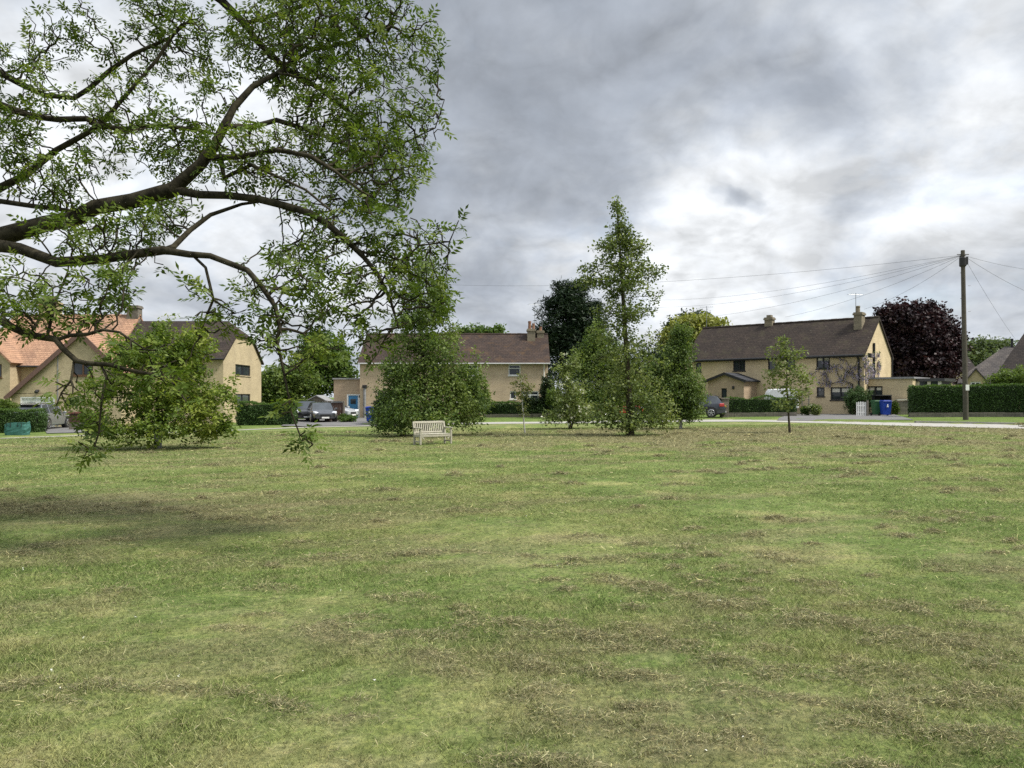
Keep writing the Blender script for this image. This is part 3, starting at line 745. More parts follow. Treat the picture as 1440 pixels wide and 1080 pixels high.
def gable_roof(root, x0, x1, y0, y1, ze, zr, m, ov=.25, oe=.3, t=.12, name='roof', ridge=True, zf=None):
    """ridge along x; zf: separate front eave height"""
    mb = MB(); ym = (y0+y1)/2; zf = zf if zf is not None else ze; sf = (zr-zf)/(ym-y0); sb = (zr-ze)/(y1-ym)
    slab(mb, [(x0-ov,y0-oe,zf-oe*sf), (x1+ov,y0-oe,zf-oe*sf), (x1+ov,ym,zr), (x0-ov,ym,zr)], t)
    slab(mb, [(x1+ov,y1+oe,ze-oe*sb), (x0-ov,y1+oe,ze-oe*sb), (x0-ov,ym,zr+.002), (x1+ov,ym,zr+.002)], t)
    r = mb.build(name, M[m], root)
    if ridge:
        k = MB(); n = max(3, int((x1-x0)/.45))
        for i in range(n):
            a, b = x0-ov+(x1-x0+2*ov)*i/n, x0-ov+(x1-x0+2*ov)*(i+1)/n
            k.tube([(a+.006, ym, zr-.03), (b-.006, ym, zr-.03)], .11+.012*(i % 2), 8)
        k.build('ridge_tiles', M[m], r)
    return r
def chimney(root, c, w, d, z0, z1, pots, m='chim', parent=None):
    x, y = c; mb = MB(); mb.box(x-w/2, x+w/2, y-d/2, y+d/2, z0, z1-.22)
    mb.box(x-w/2-.07, x+w/2+.07, y-d/2-.07, y+d/2+.07, z1-.217, z1-.08); mb.box(x-w/2-.02, x+w/2+.02, y-d/2-.02, y+d/2+.02, z1-.077, z1)
    ch = mb.build('chimney', M[m], parent or root)
    return ch
def pots(ch, lst, z, m='pot'):
    for x, y, h, r in lst:
        mb = MB(); mb.tube([(x,y,z-.02),(x,y,z+h*.75),(x,y,z+h*.76),(x,y,z+h)], [r, r*.82, r*.98, r*.98], 12); mb.build('chimney_pot', M[m], ch)
def aerial(parent, x, y, z, h, rot=0, els=6):
    mb = MB(); mb.tube([(x,y,z),(x,y,z+h)], .022, 6); ca, sa = math.cos(rot), math.sin(rot)
    zz = z+h-.1; mb.tube([(x-ca*.6,y-sa*.6,zz),(x+ca*.6,y+sa*.6,zz)], .014, 5)
    for k in range(els):
        t = -.55+1.1*k/(els-1); l = .3-.02*k
        mb.tube([(x+ca*t+sa*l,y+sa*t-ca*l,zz+.02),(x+ca*t-sa*l,y+sa*t+ca*l,zz+.02)], .009, 5)
    return mb.build('tv_aerial', M['metal'], parent)
def gutter(root, a, b, m='white', r=.065):
    mb = MB(); mb.tube([a, b], r, 8); return mb.build('gutter', M[m], root)
def pipe(root, pts, m='white', r=.045):
    mb = MB(); mb.tube(pts, r, 8); return mb.build('downpipe', M[m], root)
def gable_wall(mb, f, a0, a1, ze, zr, zb=None):
    mb.quad(f(a0,ze,0), f(a1,ze,0), f((a0+a1)/2,zr,0))

# --- middle house (behind the bench and bushy tree)
D = 66.0; hB = House('semi_detached_house', PX(638, D), D, -.25, 0, 'buff rendered house with mossy brown tiled roof, white gutter and blue side door')
L0, L1 = hB.front(506, 560)[0], hB.front(770.5, 560)[0]; ZE = hB.front(640, 509.5)[1]+.12; ZR = PZ(469.5, 70)+.25-.02
wins = [hB.frect(653,672.5,513,528.5), hB.frect(715,732,512.8,528), hB.frect(717,726,550,561.5), hB.frect(733.5,757.5,550,566), hB.frect(545,566,513,528.5), hB.frect(604,622,513,528.5), hB.frect(545,572,550,566), hB.frect(640,655,550,566)]
mb = MB(); panel(mb, fr(0), L0, L1, -.4, ZE, wins); panel(mb, bk(8), L0, L1, -.4, ZE); panel(mb, sd(L1), 0, 8, -.4, ZE); panel(mb, sl(L0), 0, 8, -.4, ZE)
gable_wall(mb, sd(L1), 0, 8, ZE, ZR-.1); gable_wall(mb, sl(L0), 0, 8, ZE, ZR-.1); mb.build('wall', M['stoneB'], hB.root)
for i, w in enumerate(wins): window(hB.root, fr(0), w, 'white', 3 if i == 6 else 2 if i in (3, 5) else 1 if i == 2 else 2 if i == 6 else 1, .66 if i not in (2,) else 0, 'white', .0, .085)
rf = gable_roof(hB.root, L0, L1, 0, 8, ZE, ZR, 'mossroof', .18, .3)
gutter(hB.root, (L0-.2, -.36, ZE-.24), (L1+.2, -.36, ZE-.24), 'greywhite', .055); mb = MB(); mb.box(L0-.15, L1+.15, -.29, -.26, ZE-.30, ZE-.2); mb.build('fascia', M['greywhite'], hB.root)
xp = hB.front(765, 520)[0]; pipe(hB.root, [(xp,-.36,ZE-.25),(xp,-.07,ZE-.6),(xp,-.07,0)]); xp = hB.front(590, 520)[0]; pipe(hB.root, [(xp,-.36,ZE-.25),(xp,-.07,ZE-.6),(xp,-.07,0)], 'stoneB')
cx = hB.front(637, 470, 4)[0]; ch = chimney(hB.root, (cx, 4), .85, .6, ZR-.6, PZ(466.3, 70)+.25, [], 'chim', rf)
ca, cb = hB.front(741.5, 470, 3.2)[0], hB.front(752.5, 470, 3.2)[0]; zt = PZ(463, 69.5)+.25
ch = chimney(hB.root, ((ca+cb)/2, 3.3), cb-ca, .8, ZR-1.7, zt, [], 'chim', rf)
pots(ch, [((ca+cb)/2-.14, 3.2, .7, .15), ((ca+cb)/2+.2, 3.2, .5, .13)], zt)
ch2 = chimney(hB.root, ((ca+cb)/2+.85, 3.7), .62, .6, ZR-1.2, zt-.12, [], 'chim', rf); pots(ch2, [((ca+cb)/2+.85, 3.7, .35, .14)], zt-.12)
aerial(ch, cb-.03, 3.3, zt-.6, 2.9, .4); aerial(ch2, L1-.35, 3.7, zt-.7, 2.3, 1.2, 4)
# side extension with the blue door
E0 = hB.front(468, 560)[0]; ez = hB.front(490, 533.5)[1]; door = hB.frect(488.5, 502, 556, 579.8); dr = (door[0]-.12, door[1]+.12, -.05, door[3]+.1)
mb = MB(); panel(mb, fr(.35), E0, L0, -.4, ez, [dr]); panel(mb, sl(E0), .35, 5, -.4, ez); panel(mb, bk(5), E0, L0, -.4, ez)
mb.build('side_extension', M['stonePink'], hB.root)
mb = MB(); mb.box(E0-.1, L0-.003, .22, 5.1, ez+.003, ez+.12); mb.build('flat_roof', M['lead'], hB.root)
mb = MB(); mb.box(door[0], door[1], .42, .47, -.03, door[3])
d_ = mb.build('door', M['bluedoor'], hB.root, .008)
mb = MB()
for a in ((dr[0], door[0]-.003), (door[1]+.003, dr[1])): mb.box(a[0], a[1], .36, .5, -.05, door[3]+.1)
mb.box(door[0]-.002, door[1]+.002, .365, .5, door[3]+.003, door[3]+.1); mb.box(dr[1]+.003, dr[1]+.28, .3, .345, .0, door[3]+.1); mb.build('door_frame', M['white'], d_)
mb = MB(); w_ = door[1]-door[0]; mb.box(door[0]+.22*w_, door[1]-.22*w_, .405, .417, door[3]*.62, door[3]*.84); mb.build('door_pane', M['glass'], d_)
mb = MB(); mb.box(door[0]+.1*w_, door[0]+.16*w_, .37, .418, door[3]*.46, door[3]*.5); mb.build('handle', M['chrome'], d_)
lx, lz = hB.front(505, 557.5); mb = MB(); mb.box(lx-.08, lx+.08, .2, .297, lz-.1, lz+.1); mb.build('wall_light', M['black'], hB.root, .01)
fx = hB.front(513.3, 545)[0]; z1 = hB.front(513, 541.5)[1]; mb = MB(); mb.tube([(fx,-.12,0),(fx,-.12,z1-.25)], .12, 10); fl = mb.build('flue_pipe', M['lead'], hB.root)
mb = MB(); mb.box(fx-.19, fx+.19, -.3, -.003, z1-.25, z1); mb.build('flue_cap', M['black'], fl, .02)

# --- right-hand house (turned 42 degrees, its gable in view)
a = R(42.0); hC = House('semi_detached_house', 26.35, 57.5, .05, -a, 'long buff stone house with dark brown roof, black windows and wisteria at its gable')
LC, WC = 15.0, 6.8; ZE = 4.92; ZR = 7.78
w1 = [hC.frect(1031,1048,505.5,521.5), hC.frect(1080,1091,504,521), hC.frect(1148,1167,500.5,518.5), hC.frect(1148.5,1159.5,544.5,557.5), hC.frect(1168,1196,544.5,562.5), hC.frect(978.5,986,510,523), hC.frect(1105,1118,503,519)]
ws = [hC.side(1220,498)[0], hC.side(1227,498)[0], hC.side(1223,503)[1], min(ZE-.05, hC.side(1223,493.5)[1])]
mb = MB(); panel(mb, fr(0), -LC, 0, -.5, ZE, w1); panel(mb, bk(WC), -LC, 0, -.5, ZE); panel(mb, sd(0), 0, WC, -.5, ZE, [ws]); panel(mb, sl(-LC), 0, WC, -.5, ZE)
gable_wall(mb, sd(0), 0, WC, ZE, ZR-.1); gable_wall(mb, sl(-LC), 0, WC, ZE, ZR-.1); mb.build('wall', M['stoneC'], hC.root)
for i, w in enumerate(w1): window(hC.root, fr(0), w, 'black', (2,1,2,1,2,1,1)[i], 0, 'black', (.0,.2,.28,.0,.3,.0,.0)[i], .085)
window(hC.root, sd(0), ws, 'black', 1, .5, None, 0, .07)
rf = gable_roof(hC.root, -LC, 0, 0, WC, ZE, ZR, 'brownroof', .07, .32)
gutter(hC.root, (-LC-.07, -.4, ZE-.27), (.07, -.4, ZE-.27), 'black', .08); mb = MB(); mb.box(-LC-.05, .05, -.31, -.28, ZE-.4, ZE-.22); mb.build('fascia', M['black'], hC.root)
for sx in (0,):
    mb = MB()
    for (ya, za), (yb, zb) in (((-.35, ZE-.30), (WC/2, ZR-.02)), ((WC+.35, ZE-.30), (WC/2, ZR-.02))):
        slab(mb, [(.075,ya,za), (.115,ya,za), (.115,yb,zb), (.075,yb,zb)], .16)
    mb.build('barge_board', M['brownroof'], rf)
xq = hC.front(1208, 520)[0]; pipe(hC.root, [(xq,-.4,ZE-.3),(xq,-.08,ZE-.6),(xq,-.08,.1)], 'black', .075)
t0, z0 = hC.side(1227.6, 520); z1 = hC.side(1227.6, 482.5)[1]; pipe(hC.root, [(.09,t0,z0-1.2),(.09,t0,z1)], 'black', .085)
pipe(hC.root, [(-.0+.08,WC-.06,.2),(.08,WC-.06,ZE-.2)], 'black', .06)
t0, z0 = hC.front(1208, 545); mb = MB(); mb.box(t0-.15, t0+.15, -.3, -.1, z0-.2, z0+.1); mb.build('rainwater_hopper', M['black'], hC.root, .02)
# chimneys
def chimC(px0, px1, pyt, yl):
    x0, x1 = hC.front(px0, 450, yl)[0], hC.front(px1, 450, yl)[0]; return (x0+x1)/2, (x1-x0)*.62, hC.front((px0+px1)/2, pyt, yl)[1]
x0, w_, zt = chimC(1073.5, 1091, 446.5, WC/2); ch = chimney(hC.root, (x0, WC/2), w_, .55, ZR-.5, zt, [], 'chim', rf)
mb = MB(); mb.box(x0-w_*.28, x0+w_*.28, WC/2-.2, WC/2+.2, zt-.01, zt+.2); mb.build('chimney_cowl', M['chim'], ch)
x0, w_, zt = chimC(1199.5, 1217.5, 439.5, 2.6); ch = chimney(hC.root, (x0, 2.6), w_, .8, ZR-1.6, zt, [], 'chim', rf); pots(ch, [(x0-.1, 2.6, .52, .17)], zt, 'chim')
aerial(ch, x0-.3, 2.7, zt-.2, 1.75, .9); mb = MB(); mb.box(x0-w_/2-.12, x0+w_/2+.12, 2.05, 2.19, ZR-1.45, ZR-1.25); mb.build('flashing', M['lead'], ch)
aerial(rf, -LC+.3, WC/2, ZR-.2, 2.2, .5)
# porch with its own gable
pd = 2.4; PR = [(-.1, 0)]
pf0, pf1 = hC.front(995.5, 560, -pd)[0], hC.front(1046, 560, -pd)[0]; pa, pza = hC.front(1010.5, 525.8, -pd); pze = hC.front(996, 535.5, -pd)[1]
pa = pf0+(pf1-pf0)*.5; sl_ = (pza-pze)/(pa-pf0)
pw = hC.frect(1014.5, 1022, 546, 561.5, -pd); pw2 = hC.frect(996.8, 999.5, 546, 556, -pd)
mb = MB(); panel(mb, fr(-pd), pf0, pf1, -.5, pze, [pw]); panel(mb, sd(pf1), -pd, 0, -.5, pze); panel(mb, sl(pf0), -pd, 0, -.5, pze); mb.quad((pf0,-pd,pze),(pf1,-pd,pze),(pa,-pd,pza))
po = mb.build('porch', M['stonePink'], hC.root); window(po, fr(-pd), pw, 'black', 1, 0, 'black', 0, .07)
mb = MB(); o_ = .32
slab(mb, [(pf0-o_,-pd-.25,pze-o_*sl_+.1),(pa,-pd-.25,pza+.1),(pa,.0,pza+.1),(pf0-o_,.0,pze-o_*sl_+.1)], .1); slab(mb, [(pf1+o_,-pd-.25,pze-o_*sl_+.1),(pa,-pd-.25,pza+.102),(pa,0,pza+.102),(pf1+o_,0,pze-o_*sl_+.1)], .1)
mb.build('porch_roof', M['porchroof'], po)
mb = MB()
for q in (pf0-o_, pf1+o_): slab(mb, [(q,-pd-.30,pze-o_*sl_+.11),(pa,-pd-.30,pza+.11),(pa,-pd-.253,pza+.11),(q,-pd-.253,pze-o_*sl_+.11)], .2)
mb.build('porch_barge_board', M['black'], po)
lx, lz = hC.front(1031.5, 545, -pd); mb = MB(); mb.box(lx-.08, lx+.08, -pd-.12, -pd-.003, lz-.12, lz+.12); mb.build('porch_lamp', M['black'], po, .02)
# flat-roofed wing at the gable, with the garden room beyond
x1 = 3.1; g0 = .9; zf = hC.front(1240, 533, g0)[1]; wf = hC.frect(1220.5, 1241, 543, 557.5, g0)
mb = MB(); panel(mb, fr(g0), .003, x1, -.5, zf, [wf]); panel(mb, sd(x1), g0, g0+4.2, -.5, zf); panel(mb, bk(g0+4.2), .003, x1, -.5, zf); fw = mb.build('flat_roofed_wing', M['stoneC'], hC.root)
window(fw, fr(g0), wf, 'black', 2, 0, 'black', .28, .09)
mb = MB(); mb.box(.004, x1+.12, g0-.12, g0+4.3, zf+.003, zf+.13); mb.build('flat_roof', M['lead'], fw)
y2 = g0+1.0; x2 = x1+1.75; zg = zf-.2
mb = MB(); mb.box(x1+.003, x2+.15, y2-.15, y2+3, zg, zg+.22); gr = mb.build('garden_room', M['darkmetal'], hC.root)
mb = MB(); mb.box(x1+.2, x2-.1, y2+.003, y2+2.8, 0, zg-.003); mb.build('glazing', M['glass'], gr)
mb = MB()
for q in (x1+.003, x1+.75, x2-.3): mb.box(q, q+.22, y2-.06, y2, 0, zg-.004)
mb.box(x1+.003, x2-.08, y2-.08, y2-.061, 0, .9); mb.build('posts', M['cream'], gr)
# wisteria climbing the front and round the corner
wr = np.random.default_rng(5); wx, wz = hC.front(1196, 575); wi = empty('wisteria', hC.root.matrix_basis @ Vector((wx, -.12, 0)), -a, 'purple flowering wisteria trained over the stone house front and gable corner', 'climbing plant')
def wl(px, py): x, z = hC.front(px, py, -.12); return (x-wx, 0, z)
sk = Skel(); r_ = sk.line([(0,0,-.1), wl(1197,560), wl(1199,540)], [.06,.05,.045], -1, .2)
for pts in ([(1185,535),(1165,541),(1150,538)], [(1190,522),(1180,512),(1165,520),(1152,530)], [(1199,525),(1190,507),(1172,503)], [(1203,515),(1206,506)], [(1180,530),(1175,518),(1160,510)], [(1165,535),(1158,525),(1148,522),(1140,528)], [(1207,530),(1209,515)]):
    sk.line([wl(*p) for p in pts], [.03]+[.018]*(len(pts)), sk.nearest(wl(*pts[0])), .18)
ga = []
for py in np.linspace(496, 533, 9):
    for px in np.linspace(1217, 1236, 6):
        t, z = hC.side(px, py, .12)
        if t < WC*.62: ga.append((0-wx+.12, t+.12, z))
ga = np.array(ga)
sk.line([(-wx+.12, .1, wl(1208,530)[2]), ga[len(ga)//3], ga[len(ga)//2+5]], [.03,.02,.02], sk.nearest(wl(1207,530)), .2)
rad, _ = finish_radii(sk, .014); link_mesh('stem', wood_mesh('wisteria_stem', sk, rad, None, 6), M['bark'], wi)
Pn = np.array(sk.p); Pn = Pn[Pn[:, 2] > 2.1]; cand = Pn[wr.integers(0, len(Pn), 150)] + wr.normal(size=(150, 3))*[.16,.05,.13]-[0,.08,.0]
gq = ga[wr.integers(0, len(ga), 115)]; gm = gap3(gq, 1.4, 5) > .42; gq = gq[gm]+wr.normal(size=(gm.sum(), 3))*[.05,.12,.13]
Cw = np.concatenate([cand, gq, gq]); fl = np.concatenate([Cw+[0,0,-dz] for dz in (0,.07,.14,.21)]); V, Fq, var = leaf_clusters(fl, wr, 4, .075, .06, .06)
link_mesh('flower_racemes', mesh_np('wisteria_flowers', V, Fq, var), M['purple'], wi)
V, Fq, var = leaf_clusters(Cw[::2]+[0,0,.08], wr, 4, .14, .06, .14); link_mesh('leaves', mesh_np('wisteria_leaves', V, Fq, var), M['l_pale'], wi)

# --- left house pair
D = 55.5; hA = House('semi_detached_house', PX(314, D), D, -.45, 0, 'pair of yellow brick houses, one half terracotta roofed, with white garage door')
XR = 0.0; XS = hA.front(196, 500, 4)[0]; XL = hA.front(-30, 500)[0]; WD = 8.4
ZEb = 4.55+.45; ZRb = PZ(451.5, 59.7)+.45; ZEt = 4.15+.45; ZRt = PZ(443.5, 59.7)+.45
sw = [hA.side(331,520)[0], hA.side(352,520)[0], hA.side(341,528)[1], hA.side(341,513)[1]]; sw2 = [hA.side(331,520)[0], hA.side(352,520)[0], hA.side(341,567)[1], hA.side(341,554)[1]]
fw_ = [hA.frect(255,290,512,526), hA.frect(215,240,512,526), hA.frect(225,290,553,570)]
mb = MB(); panel(mb, fr(0), XS, XR, -.5, ZEb, fw_); panel(mb, fr(0), XL, XS, -.5, ZEt); panel(mb, sd(XR), 0, WD, -.5, ZEb, [sw, sw2]); panel(mb, bk(WD), XL, XR, -.5, ZEt); panel(mb, sl(XL), 0, WD, -.5, ZEt)
zh = PZ(473.5, 59.7)+.45; yh0 = WD/2*(zh-ZEb)/(ZRb-ZEb)
mb.quad((XR,0,ZEb),(XR,WD,ZEb),(XR,WD-yh0,zh),(XR,yh0,zh)); gable_wall(mb, sl(XL), 0, WD, ZEt, ZRt-.1)
mb.build('wall', M['stoneA'], hA.root)
for w in fw_: window(hA.root, fr(0), w, 'brownframe', 2, 0, 'brownframe', 0, .08)
for w in (sw, sw2): window(hA.root, sd(XR), w, 'black', 2, 0, 'stoneA', 0, .07)
# brown roof with a half-hipped end
mb = MB(); sf = (ZRb-ZEb)/(WD/2); e = .3; hx = 1.2; g = .15; yA = yh0-.15
slab(mb, [(XS,-e,ZEb-e*sf),(XR+g,-e,ZEb-e*sf),(XR+g,yA,zh-.05),(XR-hx,WD/2,ZRb),(XS,WD/2,ZRb)], .12)
slab(mb, [(XS,WD+e,ZEb-e*sf),(XR+g,WD+e,ZEb-e*sf),(XR+g,WD-yA,zh-.05),(XR-hx,WD/2,ZRb+.002),(XS,WD/2,ZRb+.002)], .12)
slab(mb, [(XR+g+.02,yA-.02,zh-.07),(XR+g+.02,WD-yA+.02,zh-.07),(XR-hx,WD/2,ZRb+.001)], .1)
rb = mb.build('brown_roof', M['brownroof'], hA.root); gutter(hA.root, (XS,-.36,ZEb-.24), (XR+.1,-.36,ZEb-.24), 'black')
rt = gable_roof(hA.root, XL, XS-.15, 0, WD, ZEt, ZRt, 'terracotta', .15, .4, name='terracotta_roof')
gutter(hA.root, (XL,-.46,ZEt-.38), (XS-.4,-.46,ZEt-.38), 'black')
mb = MB(); mb.box(XS-.15, XS+.0, 0.2, WD-.2, ZRt-3.6, ZEt+.2); mb.build('party_wall', M['stoneA'], hA.root)
x0 = hA.front(58, 430, 4.2)[0]; x1 = hA.front(84, 430, 4.2)[0]; zt = PZ(425, 59.7)+.45; ch = chimney(hA.root, ((x0+x1)/2, WD/2), x1-x0, .7, ZRt-.6, zt, [], 'stoneA', rt)
pots(ch, [(x0+.3, WD/2, .35, .15), ((x0+x1)/2, WD/2, .35, .15), (x1-.3, WD/2, .35, .15)], zt)
x0 = hA.front(181, 430, 4.2)[0]; x1 = hA.front(197, 430, 4.2)[0]; ch = chimney(hA.root, ((x0+x1)/2, WD/2), x1-x0, .7, ZRb-.8, PZ(430, 59.7)+.45, [], 'stonegrey', rb)
# projecting gabled wing with the garage
yw = -2.5
ax, az = hA.front(114.6, 466.5, yw); lx, lz = hA.front(12, 556, yw); wl0 = hA.front(16, 560, yw)[0]; sl2 = (az-lz)/(ax-lx); wr1 = ax+2.75; rz2 = az-2.75*sl2*1.08
gd = hA.frect(28.5, 77, 558, 584, yw); gd = (gd[0], gd[1], -.02, gd[3]); ww = hA.frect(101.5, 131, 509, 528.5, yw); wd2 = hA.frect(101.5, 122, 553, 574, yw)
zl0 = az-(ax-wl0)*sl2
mb = MB(); f = fr(yw); zlow = zl0-.02
panel(mb, f, wl0, wr1, -.5, zlow, [tuple(gd), (wd2[0], wd2[1], .0, zlow-.001)] if False else [(gd[0], gd[1], gd[2], min(gd[3], zlow-.05))])
# upper wall as strips following the rakes, leaving the window open
def top_z(x): return az-(ax-x)*sl2-.06 if x < ax else az-(x-ax)*sl2*1.08-.06
X_ = sorted({wl0, ax, wr1, ww[0], ww[1], wd2[0], wd2[1]})
for p, q in zip(X_[:-1], X_[1:]):
    if ww[0]-1e-6 <= p and q <= ww[1]+1e-6:
        mb.quad(f(p,zlow,0), f(q,zlow,0), f(q,ww[2],0), f(p,ww[2],0)); mb.quad(f(p,ww[3],0), f(q,ww[3],0), f(q,top_z(q),0), f(p,top_z(p),0))
    else: mb.quad(f(p,zlow,0), f(q,zlow,0), f(q,top_z(q),0), f(p,top_z(p),0))
for (a_, z_) in (((ww[0],ww[1]), ww[2]), ((ww[0],ww[1]), ww[3])): mb.quad(f(a_[0],z_,0), f(a_[1],z_,0), f(a_[1],z_,.12), f(a_[0],z_,.12))
for a_ in ww[:2]: mb.quad(f(a_,ww[2],0), f(a_,ww[3],0), f(a_,ww[3],.12), f(a_,ww[2],.12))
panel(mb, sl(wl0), yw, 0, -.5, zl0); panel(mb, sd(wr1), yw, 0, -.5, rz2)
wg = mb.build('gabled_wing', M['stoneA'], hA.root)
window(wg, f, ww, 'brownframe', 2, 0, 'brownframe', 0, .09)
mb = MB(); mb.box(hA.front(81.5,540,yw)[0]-.03, hA.front(81.5,540,yw)[0]+.03, yw-.03, yw-.002, 0, top_z(hA.front(81.5,540,yw)[0])-.1); mb.build('movement_joint_strip', M['lead'], wg)
mb = MB(); n_ = 9; mb.box(gd[0]+.1, gd[1]-.1, yw+.075, yw+.1, 0, min(gd[3], zlow-.05)-.1)
for k in range(n_+1):
    q = gd[0]+.12+(gd[1]-gd[0]-.3)*k/n_; mb.box(q, q+.05, yw+.06, yw+.0745, .02, min(gd[3], zlow-.05)-.12)
go_ = mb.build('garage_door', M['white'], wg); mb = MB(); zt = min(gd[3], zlow-.05)
mb.box(gd[0], gd[0]+.095, yw+.01, yw+.1, 0, zt-.1); mb.box(gd[1]-.095, gd[1], yw+.01, yw+.1, 0, zt-.1); mb.box(gd[0], gd[1], yw+.01, yw+.1, zt-.097, zt); mb.build('garage_door_frame', M['white'], go_)
mb = MB(); slab(mb, [(lx-.15,yw-.2,lz-.12),(ax,yw-.2,az+.06),(ax,4.2,az+.06),(lx-.15,4.2,lz-.12)], .12); slab(mb, [(wr1+.25,yw-.2,rz2-.25),(ax,yw-.2,az+.062),(ax,4.2,az+.062),(wr1+.25,4.2,rz2-.25)], .12)
mb.build('wing_roof', M['terracotta'], wg)
mb = MB(); slab(mb, [(lx-.2,yw-.27,lz-.13),(ax,yw-.27,az+.07),(ax,yw-.203,az+.07),(lx-.2,yw-.203,lz-.13)], .3); slab(mb, [(wr1+.3,yw-.27,rz2-.27),(ax,yw-.27,az+.07),(ax,yw-.203,az+.07),(wr1+.3,yw-.203,rz2-.27)], .3)
mb.build('rake_verge', mat('plum_verge_tiles', (.17,.10,.08), (.12,.075,.062), 8, .8), wg)
lx_, lz_ = hA.front(54, 549.5, yw); mb = MB(); mb.tube([(lx_,yw-.003,lz_),(lx_,yw-.15,lz_)], .08, 8); mb.tube([(lx_,yw-.15,lz_+.02),(lx_,yw-.26,lz_-.12)], [.1,.13], 8); mb.build('wall_lamp', M['black'], wg)
# the next wing at the picture's left edge
yq = -1.2; q1 = hA.front(14, 520, yq)[0]; q0 = q1-5.2; qz = hA.front(16, 506, yq)[1]; w0 = hA.frect(-22, 2.5, 512, 531, yq)
mb = MB(); panel(mb, fr(yq), q0, q1, -.5, qz, [w0]); panel(mb, sd(q1), yq, 0, -.5, qz); panel(mb, sl(q0), yq, 0, -.5, qz); mb.quad((q0,yq,qz),(q1,yq,qz),((q0+q1)/2,yq,qz+2.4)); wq = mb.build('end_wing', M['stoneA'], hA.root)
window(wq, fr(yq), w0, 'brownframe', 2, 0, 'brownframe', 0, .08)
mb = MB(); qm = (q0+q1)/2; slab(mb, [(q1+.25,yq-.2,qz-.2),(qm,yq-.2,qz+2.5),(qm,4.2,qz+2.5),(q1+.25,4.2,qz-.2)], .12); slab(mb, [(q0-.25,yq-.2,qz-.2),(qm,yq-.2,qz+2.502),(qm,4.2,qz+2.502),(q0-.25,4.2,qz-.2)], .12); mb.build('end_wing_roof', M['terracotta'], wq)

# --- bungalows at the right edge
def hip_house(name, px0, D, w, d, py_e, py_r, hipx, wallm, roofm, label, rz=0, wins=(), group=None):
    h = House(name, PX(px0, D), D, float(gz(PX(px0, D), D)), rz, label); ze = PZ(py_e, D)-h.o.z; zr = PZ(py_r, D+d/2)-h.o.z
    rc = [h.frect(*q) for q in wins]
    mb = MB(); panel(mb, fr(0), .3, w-.3, -.4, ze, rc); panel(mb, bk(d), .3, w-.3, -.4, ze); panel(mb, sl(.3), 0, d, -.4, ze); panel(mb, sd(w-.3), 0, d, -.4, ze); mb.build('wall', M[wallm], h.root)
    for q in rc: window(h.root, fr(0), q, 'white', 2, 0, 'white', 0, .12)
    mb = MB(); e = .35
    slab(mb, [(0,-e,ze-.12),(w,-e,ze-.12),(w-hipx,d/2,zr),(hipx,d/2,zr)], .12); slab(mb, [(0,d+e,ze-.12),(w,d+e,ze-.12),(w-hipx,d/2,zr+.002),(hipx,d/2,zr+.002)], .12)
    slab(mb, [(-.003,-e,ze-.12),(-.003,d+e,ze-.12),(hipx,d/2,zr+.001)], .1); slab(mb, [(w+.003,-e,ze-.12),(w+.003,d+e,ze-.12),(w-hipx,d/2,zr+.001)], .1)
    r = mb.build('roof', M[roofm], h.root); gutter(h.root, (0,-e-.05,ze-.2), (w,-e-.05,ze-.2), 'black'); return h, r, ze, zr
h1, r1, ze1, zr1 = hip_house('bungalow', 1392, 66, 14, 10, 537, 459, 3.1, 'stoneC', 'darkroof', 'bungalow with tall dark hipped roof at the right edge of the photo', R(-31.5))
mb = MB(); t = h1.front(1409, 545)[0]; mb.tube([(t,-.35,ze1-.25),(t+.1,-.08,ze1-.55),(t+.1,-.08,0)], .07, 8); mb.build('downpipe', M['black'], h1.root)
h2, r2, ze2, zr2 = hip_house('bungalow', 1339, 82, 12, 9, 537, 490, 4.9, 'cream', 'slate', 'low bungalow with weathered grey slate roof left of the dark hipped roof', R(-30))
t0, t1 = h2.front(1359, 530, -2)[0], h2.front(1386, 530, -2)[0]; za = h2.front(1372, 519, -2)[1]; zb = h2.front(1361, 535, -2)[1]; w3 = h2.frect(1364.5, 1379, 536.5, 547, -2)
mb = MB(); panel(mb, fr(-2), t0, t1, -.4, zb, [w3]); panel(mb, sd(t1), -2, 0, -.4, zb); panel(mb, sl(t0), -2, 0, -.4, zb); mb.quad((t0,-2,zb),(t1,-2,zb),((t0+t1)/2,-2,za)); pc = mb.build('gabled_porch', M['stoneC'], h2.root)
window(pc, fr(-2), w3, 'white', 2, 0, 'white', 0, .13)
mb = MB(); tm = (t0+t1)/2; slab(mb, [(t0-.2,-2.15,zb-.12),(tm,-2.15,za+.1),(tm,1.5,za+.1),(t0-.2,1.5,zb-.12)], .1); slab(mb, [(t1+.2,-2.15,zb-.12),(tm,-2.15,za+.102),(tm,1.5,za+.102),(t1+.2,1.5,zb-.12)], .1); mb.build('porch_roof', M['slate'], pc)
pots(r2, [(5.6, 4.5, .9, .14), (6.3, 4.5, .7, .14)], zr2-.05, 'black')
D = 105.0; h3 = House('distant_house', PX(1322, D), D, .4, 0, 'distant house with plain dark brown roof between copper beech and pole')
z_e, z_r = PZ(520, D)-.4, PZ(487.5, D+4)-.4; w_ = 50/F*D; mb = MB(); panel(mb, fr(0), 0, w_, -.5, z_e); panel(mb, sd(w_), 0, 8, -.5, z_e); panel(mb, sl(0), 0, 8, -.5, z_e); panel(mb, bk(8), 0, w_, -.5, z_e)
gable_wall(mb, sd(w_), 0, 8, z_e, z_r-.1); gable_wall(mb, sl(0), 0, 8, z_e, z_r-.1); mb.build('wall', M['stoneC'], h3.root); gable_roof(h3.root, 0, w_, 0, 8, z_e, z_r, 'darkroof')
